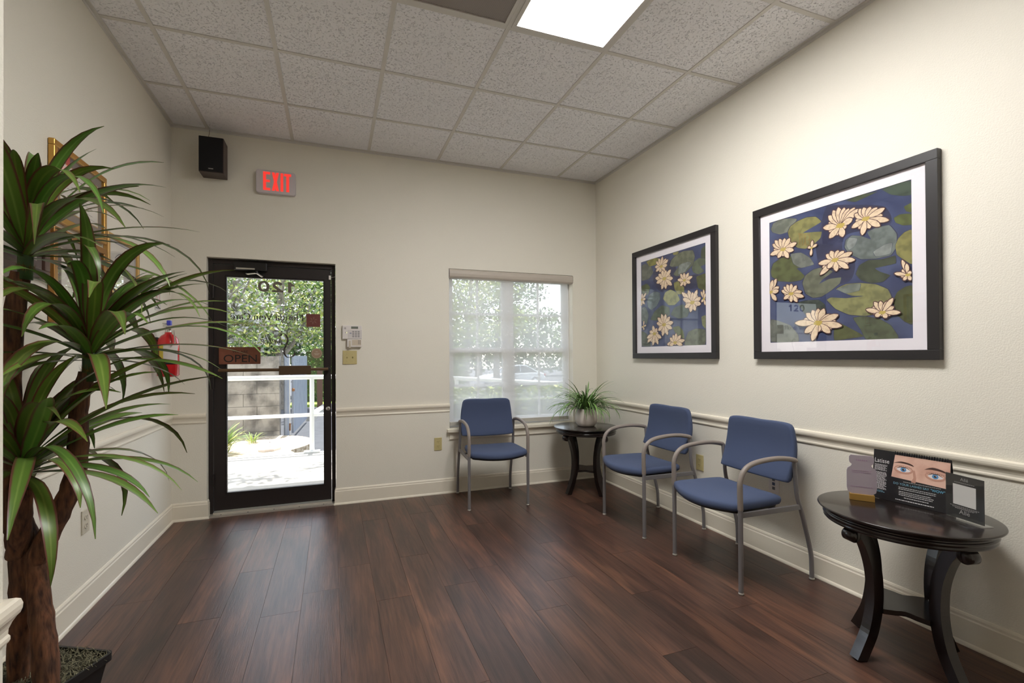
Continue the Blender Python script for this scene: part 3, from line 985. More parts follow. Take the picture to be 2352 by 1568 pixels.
def plate(name, label, cat, kind, loc, rot, m_plate, m_slot, w_=0.070, h_=0.115):
    """wall plate facing local -y, sitting on the wall"""
    t = tag(empty(name, loc, rot), label, cat)
    q = MB(); q.box(-w_/2, w_/2, -0.006, 0.0, 0, h_)
    q.build('cover_plate', m_plate, t, bevel=0.002)
    if kind == 'outlet':
        for zc in (0.037, 0.078):
            q = MB()
            q.prism([(0.017*math.cos(a)*1.0, zc+max(-0.0125, min(0.0125, 0.017*math.sin(a)))) for a in [2*math.pi*i/20 for i in range(20)]], -0.0085, -0.006, 'xz')
            s = q.build('socket', m_plate, t)
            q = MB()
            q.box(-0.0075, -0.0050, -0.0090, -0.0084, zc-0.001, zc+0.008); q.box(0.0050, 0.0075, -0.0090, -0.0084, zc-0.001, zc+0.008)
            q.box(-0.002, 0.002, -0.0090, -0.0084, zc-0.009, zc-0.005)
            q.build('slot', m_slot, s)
    if kind == 'switch':
        for xc in (-0.023, 0.023):
            q = MB(); q.box(xc-0.006, xc+0.006, -0.0068, -0.006, 0.045, 0.071); q.build('toggle_slot', m_plate, t)
            q = MB(); q.prism([(-0.0068, 0.050), (-0.018, 0.066), (-0.016, 0.070), (-0.0068, 0.066)], xc-0.0045, xc+0.0045, 'yz'); q.build('toggle', m_plate, t)
            for zc in (0.028, 0.088):
                q = MB(); q.lathe([(0, 0.0012), (0.003, 0.001), (0.0034, 0)], 10, 0, Matrix.Translation((xc, -0.006, zc)) @ Matrix.Rotation(math.pi/2, 4, 'X'))
                q.build('screw', m_plate, t)
    if kind == 'data':
        for k in range(3):
            q = MB(); q.box(-0.009, 0.009, -0.0075, -0.006, 0.022+0.027*k, 0.040+0.027*k)
            q.build('port', mat('blue_port', (70, 84, 116), 0.5) if k == 1 else mat('grey_port', (110, 110, 114), 0.5), t)
    return t
plate('light_switch', 'almond double light switch plate beside the door', 'light switch', 'switch', (1.3045, -0.001, 1.191), 0, M_almond, M_slot_shade, 0.116, 0.117)
plate('wall_outlet', 'almond wall outlet beneath the window edge', 'outlet', 'outlet', (2.070, -0.001, 0.398), 0, M_almond, M_slot_shade)
plate('wall_outlet', 'almond wall outlet seen between the two blue chairs', 'outlet', 'outlet', (W-0.001, -1.416, 0.398), math.radians(-90), M_almond, M_slot_shade)
plate('data_outlet', 'white network plate with three ports behind a chair', 'network plate', 'data', (W-0.001, -2.025, 0.398), math.radians(-90), M_white, M_slot_shade)
plate('wall_outlet', 'ivory wall outlet low on the certificate wall', 'outlet', 'outlet', (0.001, -1.303, 0.388), math.radians(90), mat('ivory_plastic', (206, 198, 180), 0.4), M_slot_shade)
# ------------------------------------------------------------------ framed water lily prints on the right wall
# lily prints: outlines in thousandths of the print's width and height
BIG_PADS=[((120,125,110),[(12,945),(34,988),(94,1000),(186,988),(242,966),(210,917),(159,882),(93,880),(26,915)]),
 ((140,135,75),[(162,882),(186,923),(248,948),(320,956),(390,941),(435,890),(355,865),(284,844),(355,832),(435,817),(423,770),(366,732),(307,716),(246,736),(184,791)]),
 ((88,95,50),[(8,595),(30,654),(105,688),(183,684),(269,654),(318,599),(306,572),(231,580),(268,544),(304,503),(268,479),(180,479),(75,503),(15,550)]),
 ((120,125,115),[(183,703),(271,696),(342,641),(376,581),(269,573),(207,619)]),
 ((108,112,90),[(280,455),(304,509),(363,544),(421,550),(518,506),(436,459),(408,429),(486,456),(571,454),(560,412),(495,366),(429,331),(362,330),(303,370)]),
 ((110,120,115),[(594,664),(604,715),(645,736),(703,717),(767,676),(740,734),(795,750),(875,748),(917,678),(913,592),(882,545),(794,542),(701,556),(623,610)]),
 ((138,145,140),[(603,682),(624,725),(682,707),(664,658),(623,635)]),
 ((138,145,140),[(775,592),(848,626),(891,626),(882,555),(794,553)]),
 ((70,78,58),[(666,459),(690,517),(748,542),(829,530),(907,540),(911,486),(783,479),(820,448),(880,417),(837,380),(764,381),(700,412)]),
 ((140,138,82),[(528,373),(600,401),(699,393),(791,371),(863,327),(883,275),(869,218),(817,174),(725,162),(619,180),(526,231),(463,304),(495,318),(600,299),(727,300),(639,311)]),
 ((120,128,118),[(538,371),(620,394),(699,389),(689,341),(600,331)]),
 ((82,88,45),[(891,245),(914,300),(956,328),(1000,336),(997,82),(953,109),(913,155)]),
 ((85,95,65),[(643,157),(716,162),(808,139),(878,89),(927,0),(724,1),(696,70)]),
 ((90,95,50),[(514,69),(536,139),(598,102),(724,23),(514,0)]),
 ((70,85,70),[(833,993),(886,1000),(1000,996),(1000,902),(953,911),(886,941)]),
 ((95,105,50),[(900,785),(935,799),(1000,785),(1000,713),(950,723),(910,752)]),
 ((95,105,50),[(956,841),(1000,855),(1000,789),(968,809)]),
 ((140,135,70),[(907,603),(925,647),(958,677),(1000,688),(1000,459),(949,507),(915,542)]),
 ((110,115,105),[(0,197),(73,179),(178,135),(240,61),(250,1),(0,3)]),
 ((70,80,70),[(236,308),(303,318),(406,311),(451,273),(462,205),(384,178),(301,207)]),
 ((70,80,55),[(607,992),(705,1000),(816,989),(752,976),(666,962)])]
BIG_DEEP=[[(412,794),(458,972),(524,985),(797,900),(867,848),(884,755),(778,744),(604,747),(583,623),(662,544),(620,413),(454,451),(388,688)]]
BIG_LILIES=[((569,825),[(445,841),(485,919),(518,949),(555,960),(596,946),(626,931),(666,925),(689,907),(650,851),(584,740),(489,754)]),
 ((736,826),[(665,878),(694,906),(723,907),(764,899),(806,882),(851,864),(875,777),(822,752),(712,720),(645,789)]),
 ((530,585),[(409,581),(420,495),(466,637),(499,657),(552,651),(592,637),(647,615),(666,559),(622,509),(540,502),(476,536)]),
 ((125,751),[(9,732),(31,814),(52,841),(93,844),(139,838),(184,828),(240,778),(215,725),(170,674),(78,693)]),
 ((359,711),[(366,766),(330,723),(353,654),(400,729)]),
 ((7,420),[(63,524),(86,454),(82,423),(61,346),(28,517)]),
 ((192,384),[(109,420),(128,447),(155,462),(192,462),(237,443),(279,390),(296,347),(242,314),(191,319),(128,350)]),
 ((405,137),[(221,149),(314,218),(361,237),(406,244),(451,240),(505,190),(552,186),(577,104),(493,59),(405,70),(300,69),(358,4)]),
 ((834,176),[(735,206),(786,252),(822,253),(865,248),(896,264),(937,167),(860,140),(790,156)]),
 ((980,401),[(949,502),(973,474),(906,423),(956,371),(996,365),(996,421)])]
SMALL_PADS=[((105,110,95),[(8,956),(71,969),(184,917),(221,844),(145,783),(7,775)]),
 ((140,135,60),[(92,989),(186,1000),(277,999),(339,965),(258,921),(148,923)]),
 ((110,115,90),[(485,867),(518,929),(600,969),(694,983),(829,964),(857,894),(828,814),(723,756),(598,734),(541,766),(630,840),(534,847)]),
 ((130,138,130),[(630,851),(754,860),(813,838),(707,759),(614,754)]),
 ((150,145,80),[(536,995),(631,996),(615,966),(552,968)]),
 ((95,105,80),[(812,785),(843,843),(914,867),(999,844),(999,791),(927,779),(981,723),(898,705),(833,738)]),
 ((70,80,55),[(935,867),(942,949),(1000,977),(1000,843)]),
 ((85,90,45),[(869,689),(1000,703),(1000,522),(896,568)]),
 ((90,100,60),[(5,719),(108,735),(164,684),(125,603),(4,606)]),
 ((100,115,115),[(105,520),(144,600),(237,624),(327,602),(335,529),(272,454),(179,420),(124,456)]),
 ((145,145,80),[(378,524),(413,590),(498,612),(595,565),(642,482),(561,435),(463,445)]),
 ((140,138,75),[(548,674),(612,686),(705,606),(704,540),(611,541),(564,603)]),
 ((85,98,75),[(159,307),(234,397),(361,456),(479,420),(487,339),(358,280)]),
 ((75,88,72),[(495,338),(561,412),(688,432),(778,357),(747,295),(623,283)]),
 ((105,115,110),[(3,468),(85,460),(132,370),(102,262),(1,307)]),
 ((105,112,90),[(715,67),(760,141),(863,168),(992,151),(991,0),(699,1)]),
 ((95,105,55),[(526,199),(623,210),(685,156),(707,67),(590,105)]),
 ((130,135,90),[(935,279),(993,295),(992,151),(949,195)]),
 ((80,90,75),[(0,194),(101,151),(175,5),(0,7)])]
SMALL_DEEP=[[(221,748),(240,864),(534,926),(629,728),(898,705),(896,579),(720,581),(498,590),(327,612)]]
SMALL_LILIES=[((357,886),[(249,899),(268,956),(314,983),(376,993),(435,957),(468,939),(451,884),(416,821),(330,825),(266,848)]),
 ((406,742),[(257,771),(311,805),(365,843),(433,830),(509,822),(541,725),(524,654),(431,627),(362,631),(275,715)]),
 ((713,676),[(612,697),(653,752),(707,754),(775,743),(826,696),(795,637),(720,615),(651,624)]),
 ((822,433),[(674,555),(766,565),(824,536),(890,553),(937,468),(937,405),(865,349),(793,339),(717,396),(689,487)]),
 ((978,452),[(938,530),(973,546),(996,502),(995,389),(943,425)]),
 ((17,555),[(97,626),(86,559),(66,499),(11,487),(28,629)]),
 ((43,241),[(54,308),(92,250),(52,197),(13,230)]),
 ((401,236),[(279,262),(296,320),(359,357),(428,350),(494,315),(544,254),(526,188),(459,122),(374,114),(304,178)]),
 ((241,145),[(157,174),(214,237),(287,202),(355,93),(301,23),(211,13),(118,52),(109,102)]),
 ((573,34),[(450,19),(493,87),(541,118),(591,133),(661,108),(715,57),(682,8),(491,9)])]
M_frame = mat('black_wood_frame', (36, 33, 34), 0.42)
M_mat = mat('white_mat_board', (236, 231, 236), 0.85)
M_petal = mat('cream_petal_print', (228, 206, 176), 0.8, var=((206, 180, 150), 60, 0.45, 0.7))
M_edge = mat('brown_petal_outline', (88, 58, 58), 0.8)
M_core = mat('yellow_stamen_print', (190, 166, 86), 0.8)
M_water = mat('blue_water_print', (74, 84, 118), 0.85, var=((54, 62, 96), 7, 0.40, 0.62))
M_deep = mat('dark_water_print', (50, 52, 78), 0.85, var=((66, 70, 100), 14, 0.5, 0.75))
M_vein = mat('pad_rim_print', (150, 130, 72), 0.85)
M_pglass = glassy('picture_glass', (0.99, 0.99, 0.99), 0.022)
def pad_mat(c):
    g = sum(c)/3
    d = tuple(int(x*0.84+g*0.16)+4 for x in c)
    return mat('lily_pad_%d_%d_%d' % c, d, 0.85, var=(tuple(int(x*0.82) for x in d), 26, 0.42, 0.62))

def poly_fan(mbv, pts, place, m, lift):
    """flat outline filled through bmesh triangulation (handles notched outlines)"""
    bm = bmesh.new()
    vv = [bm.verts.new((a, b, 0)) for a, b in pts]
    try:
        f = bm.faces.new(vv)
    except ValueError:
        bm.free(); return
    bmesh.ops.triangulate(bm, faces=[f])
    bm.verts.index_update()
    mbv.add([place(v.co.x, v.co.y, lift) for v in bm.verts], [[v.index for v in q.verts] for q in bm.faces], m)
    bm.free()

def lily_picture(label, yc, pads, deep, lilies):
    half = 0.478
    t = tag(empty('framed_lily_print', (W-0.002, yc, 1.226), math.radians(-90)), label, 'picture', 'framed water lily prints')
    # local: x to the right along the wall, y into the room is negative, z up
    hgt = 0.945
    fw, fd = 0.046, 0.030
    for q in ((-half, half, 0, fw), (-half, half, hgt-fw, hgt), (-half, -half+fw, fw, hgt-fw), (half-fw, half, fw, hgt-fw)):
        p = MB(); p.box(q[0], q[1], -fd, 0, q[2], q[3])
        p.build('frame_rail' if q[1]-q[0] > 0.5 else 'frame_stile', M_frame, t, bevel=0.0025)
    p = MB(); p.box(-half+0.02, half-0.02, -0.010, -0.002, 0.02, hgt-0.02); p.build('backing', mat('grey_backing', (90, 86, 82), 0.9), t)
    a0, a1, b0, b1 = -0.3715, 0.3715, 0.101, 0.844
    p = MB()
    for q in ((-half+fw-0.004, half-fw+0.004, fw-0.004, b0), (-half+fw-0.004, half-fw+0.004, b1, hgt-fw+0.004), (-half+fw-0.004, a0, b0, b1), (a1, half-fw+0.004, b0, b1)):
        p.box(q[0], q[1], -0.0150, -0.0118, q[2], q[3])
    p.build('mat_board', M_mat, t)
    mats, idx = [M_water, M_deep, M_petal, M_edge, M_core, M_vein], {}
    p = MB()
    place = lambda u, v, l: (a0+(a1-a0)*max(0.0, min(1.0, u)), -0.0122-l, b0+(b1-b0)*max(0.0, min(1.0, v)))
    p.add([place(0, 0, 0), place(1, 0, 0), place(1, 1, 0), place(0, 1, 0)], [(0, 1, 2, 3)], 0)
    k = 0
    step = 0.00002
    for d in deep:
        k += 1; poly_fan(p, smooth_closed([(a/1000, b/1000) for a, b in d], 4), place, 1, k*step)
    for c, o in pads:
        if c not in idx:
            idx[c] = len(mats); mats.append(pad_mat(c))
        pts = [(a/1000, b/1000) for a, b in o]
        cx = sum(q[0] for q in pts)/len(pts); cz = sum(q[1] for q in pts)/len(pts)
        sm = []
        n = len(pts)
        for i in range(n):        # light corner rounding, notches stay
            a, b, c2 = pts[i-1], pts[i], pts[(i+1) % n]
            sm += [(b[0]*0.75+a[0]*0.25, b[1]*0.75+a[1]*0.25), (b[0]*0.94+(a[0]+c2[0])*0.03, b[1]*0.94+(a[1]+c2[1])*0.03), (b[0]*0.75+c2[0]*0.25, b[1]*0.75+c2[1]*0.25)]
        k += 1; poly_fan(p, [(cx+(a-cx)*1.035, cz+(b-cz)*1.035) for a, b in sm], place, 5 if k % 2 else 1, k*step)
        k += 1; poly_fan(p, sm, place, idx[c], k*step)
    def petal(c, tip, w_, m, kk, grow=0.0):
        dx, dz = tip[0]-c[0], tip[1]-c[1]
        L = math.hypot(dx, dz) or 1e-6
        ux, uz = dx/L, dz/L
        L2 = L+grow*1.2
        pts = []
        prof = [(0.10, 0.25), (0.35, 0.72), (0.60, 1.0), (0.82, 0.78), (0.95, 0.32)]
        for s_, h in prof: pts.append((c[0]+ux*L2*s_-uz*(w_*h+grow), c[1]+uz*L2*s_+ux*(w_*h+grow)))
        pts.append((c[0]+ux*L2, c[1]+uz*L2))
        for s_, h in reversed(prof): pts.append((c[0]+ux*L2*s_+uz*(w_*h+grow), c[1]+uz*L2*s_-ux*(w_*h+grow)))
        poly_fan(p, pts, place, m, kk*step)
    for c, tips in lilies:
        c = (c[0]/1000, c[1]/1000)
        tips = [(a/1000, b/1000) for a, b in tips]
        R_ = sum(math.hypot(a-c[0], b-c[1]) for a, b in tips)/len(tips)
        w_ = max(0.010, R_*0.185)
        for ring_ in (0.80, 1.0):
            for i, tp in enumerate(tips):
                if ring_ < 1 and len(tips) < 6: continue
                tq = (c[0]+(tp[0]-c[0])*ring_, c[1]+(tp[1]-c[1])*ring_)
                if ring_ < 1:
                    nx = tips[(i+1) % len(tips)]
                    tq = (c[0]+((tp[0]+nx[0])/2-c[0])*ring_, c[1]+((tp[1]+nx[1])/2-c[1])*ring_)
                k += 1; petal(c, tq, w_, 3, k, 0.0045)
                k += 1; petal(c, tq, w_, 2, k)
        k += 1; poly_fan(p, [(c[0]+R_*0.24*math.cos(q*0.7)*(1+0.25*(q % 2)), c[1]+R_*0.13*math.sin(q*0.7)*(1+0.3*(q % 2))) for q in range(9)], place, 4, k*step)
    p.build('print', mats, t, recalc=False)
    p = MB(); p.box(-half+fw-0.003, half-fw+0.003, -0.0205, -0.0185, fw-0.003, hgt-fw+0.003)
    p.build('glass', M_pglass, t)
    return t
lily_picture('square framed water lily print hung nearer the shaded window', -1.130, SMALL_PADS, SMALL_DEEP, SMALL_LILIES)
lily_picture('square framed water lily print with two touching lilies at its top, farther from the window', -2.391, BIG_PADS, BIG_DEEP, BIG_LILIES)

# ------------------------------------------------------------------ framed certificates on the left wall
M_gold = mat('gold_leaf_frame', (196, 152, 78), 0.34, metal=0.65)
M_gold2 = mat('pale_gold_frame', (206, 166, 102), 0.4, metal=0.4)
M_brown = mat('brown_wood_frame', (92, 66, 56), 0.35)
M_silver = mat('silver_fillet', (190, 178, 168), 0.3, metal=0.7)
M_taupe = mat('taupe_mat_board', (112, 98, 92), 0.85)
M_paper = mat('ivory_certificate_paper', (222, 216, 208), 0.8)
M_script = mat('grey_certificate_ink', (120, 116, 116), 0.8)
M_fglass = glassy('certificate_glass', (0.99, 0.99, 0.99), 0.03)
def certificate(label, y0, y1, z0, z1, m_f, fw, m_board, bw, m_lip, lines):
    w_, h_ = (y1-y0), (z1-z0)
    t = tag(empty('framed_certificate', (0.002, (y0+y1)/2, z0), math.radians(90)), label, 'certificate', 'framed certificates')
    x0, x1 = -w_/2, w_/2
    for q in ((x0, x1, 0, fw), (x0, x1, h_-fw, h_), (x0, x0+fw, fw, h_-fw), (x1-fw, x1, fw, h_-fw)):
        p = MB(); p.box(q[0], q[1], -0.024, 0, q[2], q[3])
        p.build('frame_rail' if q[1]-q[0] > fw*1.5 else 'frame_stile', m_f, t, bevel=0.005, seg=3)
    p = MB(); p.box(x0+fw-0.003, x1-fw+0.003, -0.010, -0.004, fw-0.003, h_-fw+0.003); bd = p.build('mat_board', m_board, t)
    a0, a1, b0, b1 = x0+fw+bw, x1-fw-bw, fw+bw, h_-fw-bw
    p = MB(); p.box(a0-0.005, a1+0.005, -0.0108, -0.0101, b0-0.005, b1+0.005); p.build('fillet', m_lip, t)
    p = MB(); p.box(a0, a1, -0.0114, -0.0109, b0, b1); pp = p.build('paper', M_paper, t)
    p = MB()
    pl = lambda a, b: (a, -0.0118, b)
    n = 12
    arc = [((a1-a0)*0.34*math.cos(math.radians(150-120*i/n)), b1-(b1-b0)*0.30+(b1-b0)*0.16*(math.sin(math.radians(150-120*i/n))-0.5)*2-(b1-b0)*0.05) for i in range(n+1)]
    for i in range(0, n, 1):      # illegible curved heading: short dashes
        c0 = arc[i]; c1 = arc[i+1]
        mx = (c0[0]*0.25+c1[0]*0.75, c0[1]*0.25+c1[1]*0.75)
        pen(p, [[c0, mx]], pl, 0.006, 0.006)
    for i in range(lines):
        zz = b1-(b1-b0)*(0.42+0.40*i/max(1, lines-1))
        hw = (a1-a0)*(0.34 if i % 2 else 0.24)
        pen(p, [[(-hw, zz), (hw, zz)]], pl, 0.0022, 0.0022)
    for sx in (-0.28, 0.28):
        pen(p, [[((a1-a0)*(sx-0.12), b0+(b1-b0)*0.09), ((a1-a0)*(sx+0.12), b0+(b1-b0)*0.09)]], pl, 0.0018, 0.0018)
    p.build('print', M_script, pp, recalc=False)
    p = MB(); p.box(x0+fw-0.002, x1-fw+0.002, -0.0165, -0.0150, fw-0.002, h_-fw+0.002); p.build('glass', M_fglass, t)
certificate('gold framed certificate with taupe mat, hung highest on the wall', -1.622, -1.128, 1.862, 2.216, M_gold, 0.028, M_taupe, 0.045, M_gold, 6)
certificate('brown and gold framed certificate directly below the highest gold one', -1.622, -1.128, 1.412, 1.836, mat('antique_gold_frame', (168, 122, 66), 0.36, metal=0.6), 0.030, M_taupe, 0.055, M_silver, 6)
certificate('small pale gold framed certificate nearest the fire extinguisher', -1.112, -0.682, 1.615, 1.942, M_gold2, 0.026, mat('grey_blue_mat', (196, 196, 200), 0.85), 0.016, mat('navy_fillet', (70, 72, 110), 0.6), 5)
certificate('dark wood framed certificate with silver lip behind the tall plant', -2.170, -1.652, 1.590, 1.940, M_brown, 0.034, M_taupe, 0.040, M_silver, 6)

# ------------------------------------------------------------------ fire extinguisher and its sign
fe = tag(empty('fire_extinguisher', (0.098, -0.410, 1.125)), 'red fire extinguisher with black hose on the wall near the door', 'fire extinguisher')
M_fire = mat('red_enamel', (196, 28, 32), 0.25, coat=0.4)
p = MB(); p.lathe([(0.0, 0.0), (0.052, 0.0), (0.064, 0.010), (0.064, 0.225), (0.058, 0.258), (0.040, 0.282), (0.022, 0.293), (0.020, 0.305), (0.0, 0.305)], 36)
p.build('cylinder', M_fire, fe)
p = MB()
for a0, a1, mi in ((-100, -20, 0), (-125, -100, 1)):
    n = 10
    vv = []
    for i in range(n+1):
        a = math.radians(a0+(a1-a0)*i/n)
        for z in (0.105, 0.215): vv.append((0.0646*math.cos(a), 0.0646*math.sin(a), z))
    p.add(vv, [(2*i, 2*i+2, 2*i+3, 2*i+1) for i in range(n)], mi, True)
p.build('label', [mat('extinguisher_label', (206, 200, 196), 0.6), mat('yellow_label', (206, 186, 70), 0.6)], fe)
p = MB(); p.lathe([(0.0655, 0.085), (0.0665, 0.085), (0.0665, 0.100), (0.0655, 0.100)], 36); p.box(-0.094, -0.060, -0.014, 0.014, 0.075, 0.27)
p.build('strap', M_black, fe)
p = MB(); p.lathe([(0.018, 0.300), (0.018, 0.325), (0.012, 0.345), (0.0, 0.346)], 18)
p.box(-0.010, 0.010, -0.075, 0.020, 0.340, 0.350); p.box(-0.009, 0.009, -0.085, 0.010, 0.356, 0.364)
p.build('valve', M_chrome, fe, bevel=0.001)
p = MB(); p.tube(spline([(0.0, 0.018, 0.325), (-0.004, 0.045, 0.330), (-0.006, 0.068, 0.295), (-0.006, 0.074, 0.18), (-0.004, 0.072, 0.07), (-0.002, 0.070, 0.045)], 5), [0.009]*26, 10)
p.tube([(-0.002, 0.070, 0.05), (-0.002, 0.069, 0.02)], 0.012, 10)
p.build('hose', M_black, fe)
p = MB(); p.lathe([(0.0, 0.006), (0.013, 0.006), (0.015, 0.0)], 16, 0, Matrix.Translation((0.016, -0.012, 0.332)) @ Matrix.Rotation(math.radians(90), 4, 'Y'))
p.build('gauge', M_chrome, fe)
p = MB(); p.box(0.004, 0.030, -0.052, -0.022, 0.350, 0.384); p.build('tamper_tag', mat('blue_plastic_tag', (70, 74, 200), 0.4), fe, bevel=0.006)
p = MB(); p.add([(0.040, -0.040, 0.318), (0.058, -0.078, 0.315), (0.075, -0.105, 0.228), (0.052, -0.060, 0.225)], [(0, 1, 2, 3)]); p.build('inspection_tag', M_white, fe)
es = tag(empty('extinguisher_sign', (0.001, -0.290, 1.588), math.radians(90)), 'small white sign with red extinguisher symbol above the extinguisher', 'sign')
p = MB(); p.box(-0.055, 0.055, -0.002, 0, 0, 0.155); p.build('plate', mat('white_sign', (214, 208, 202), 0.5), es)
p = MB()
pen(p, [[(-0.022, 0.050), (-0.022, 0.112), (-0.012, 0.126), (0.012, 0.126), (0.022, 0.112), (0.022, 0.050), (-0.022, 0.050)]], lambda a, b: (a, -0.0025, b), 0.006, 0.006)
pen(p, [[(0.0, 0.126), (0.0, 0.142)], [(-0.016, 0.142), (0.016, 0.136)], [(-0.016, 0.140), (-0.032, 0.120), (-0.034, 0.090)]], lambda a, b: (a, -0.0025, b), 0.006, 0.006)
p.build('symbol', mat('red_print', (206, 70, 74), 0.5), es, recalc=False)
p = MB(); p.box(-0.046, -0.018, -0.0026, -0.0021, 0.030, 0.036); p.box(-0.046, 0.044, -0.0026, -0.0021, 0.014, 0.023); p.build('caption', M_script, es)
# ------------------------------------------------------------------ blue guest chairs
def fabric():
    m = mat('slate_blue_fabric', (72, 83, 111), 0.8, spec=0.2)
    nt = m.node_tree
    b = nt.nodes['Principled BSDF']
    b.inputs['Sheen Weight'].default_value = 0.06
    tc = nt.nodes.new('ShaderNodeTexCoord')
    n = nt.nodes.new('ShaderNodeTexNoise')
    n.inputs['Scale'].default_value = 650
    nt.links.new(tc.outputs['Object'], n.inputs['Vector'])
    bp = nt.nodes.new('ShaderNodeBump')
    bp.inputs['Strength'].default_value = 0.25
    bp.inputs['Distance'].default_value = 0.001
    nt.links.new(n.outputs['Fac'], bp.inputs['Height'])
    nt.links.new(bp.outputs[0], b.inputs['Normal'])
    return m
M_fab = fabric()
M_leg = mat('silver_powder_coat', (132, 129, 131), 0.42, metal=0.35)
M_arm = mat('taupe_arm_sleeve', (138, 128, 121), 0.45)
def make_chair(loc, rz, label):
    """front of the chair faces local -y"""
    t = tag(empty('guest_chair', loc, rz), label, 'chair', 'blue guest chairs')
    hx, yf, yr = 0.2525, -0.257, 0.248
    # seat cushion: straight rear, bowed front
    o = []
    for i in range(13):
        a = -1+2*i/12
        o.append((0.243*a, -0.268-0.078*(1-abs(a)**2.2)))
    o += [(0.244, -0.20), (0.238, -0.05), (0.228, 0.045), (0.205, 0.078), (0.1, 0.085), (-0.1, 0.085), (-0.205, 0.078), (-0.228, 0.045), (-0.238, -0.05), (-0.244, -0.20)]
    o = resample(smooth_closed(o, 4), 72)
    p = MB()
    def seat_at(a, b, h):
        dip = -0.010*math.exp(-((a/0.16)**2+((b+0.08)/0.17)**2))
        fall = -0.016*max(0.0, (-b-0.20)/0.15)**2
        return (a, b, h+(dip if h > 0.462 else 0)+fall)
    cushion(p, o, [(0.93, 0.428), (0.975, 0.431), (0.995, 0.440), (1.0, 0.452), (0.992, 0.463), (0.975, 0.469), (0.95, 0.4725), (0.85, 0.475), (0.65, 0.4775), (0.4, 0.4785), (0.15, 0.479)], seat_at)
    p.build('seat', M_fab, t)
    p = MB()
    cushion(p, o, [(0.80, 0.412), (0.915, 0.414), (0.93, 0.4275)], lambda a, b, h: (a, b*0.98-0.003, h-0.016*max(0.0, (-b-0.20)/0.15)**2))
    p.build('seat_pan', M_black, t)
    # backrest: wrapped pad, sides curving forward
    ob = resample(smooth_closed([(-0.226, 0.545), (-0.12, 0.536), (0, 0.533), (0.12, 0.536), (0.226, 0.545), (0.240, 0.556), (0.242, 0.66), (0.236, 0.75), (0.222, 0.835), (0.208, 0.858),
                                 (0.17, 0.866), (0.09, 0.866), (0, 0.863), (-0.09, 0.866), (-0.17, 0.866), (-0.208, 0.858), (-0.222, 0.835), (-0.236, 0.75), (-0.242, 0.66), (-0.240, 0.556)], 5), 84)
    p = MB()
    def back_at(a, b, h):
        return (a, 0.140+0.26*(b-0.54)-0.34*(b-0.54)**2+h-0.55*a*a+0.012*math.cos((b-0.70)*14), b)
    cushion(p, ob, [(0.60, 0.021), (0.93, 0.020), (0.985, 0.015), (1.0, 0.004), (0.995, -0.008), (0.975, -0.014), (0.93, -0.0175), (0.75, -0.019), (0.5, -0.0195), (0.2, -0.0195)], back_at)
    p.build('backrest', M_fab, t)
    for s in (-1, 1):
        x = s*hx
        p = MB(); p.tube([(x, yf, 0.012), (x, yf, 0.442)], 0.0122, 16); p.build('leg', M_leg, t)
        p = MB()
        pts = spline([(x, yf, 0.440), (x, yf-0.002, 0.53), (x, yf+0.000, 0.590), (x, yf+0.024, 0.640), (x, yf+0.075, 0.672), (x, yf+0.165, 0.687), (x, yf+0.265, 0.690), (x, yf+0.345, 0.681), (x*1.01, yf+0.395, 0.668)], 6)
        n = len(pts)
        p.tube(pts, [0.0142-0.0008*math.sin(i/n*3.14) if i < n-3 else 0.0142-0.002*(i-n+3) for i in range(n)], 16, flat=(1.25, 0.92) if False else None)
        p.build('armrest', M_arm, t)
        p = MB()
        rp = spline([(x*0.985, 0.128, 0.672), (x*0.985, 0.136, 0.58), (x*0.99, 0.148, 0.47), (x*0.995, 0.176, 0.385), (x, 0.220, 0.235), (x, 0.243, 0.140), (x, 0.247, 0.080), (x, 0.248, 0.012)], 5)
        p.tube(rp, 0.0115, 14); p.build('leg', M_leg, t)
        p = MB()
        p.tube([(x*0.985, 0.136, 0.60), (x*0.88, 0.133, 0.60)], 0.008, 8); p.build('back_bracket', M_leg, t)
        p = MB(); p.box(x-0.006, x+0.006, yf+0.008, 0.165, 0.398, 0.426)
        p.build('seat_rail', M_leg, t, bevel=0.003)
        for yy in (yf, 0.248):
            p = MB(); p.lathe([(0.0, 0.0), (0.0135, 0.0), (0.0150, 0.004), (0.0135, 0.009), (0.0095, 0.012), (0.0095, 0.019), (0.0, 0.019)], 16, 0, Matrix.Translation((x, yy, 0)))
            p.build('glide', M_chrome, t)
    for yy in (-0.15, 0.02):
        p = MB(); p.box(-hx+0.006, hx-0.006, yy-0.015, yy+0.015, 0.401, 0.411); p.build('cross_bar', M_leg, t)
    return t
make_chair((2.479, -0.300, 0), math.radians(-4.0), 'blue fabric armchair standing in front of the window')
make_chair((3.437, -1.252, 0), math.radians(-91), 'blue fabric armchair between the corner table and the other wall chair')
make_chair((3.440, -2.040, 0), math.radians(-91), 'blue fabric armchair next to the table with the brochures')

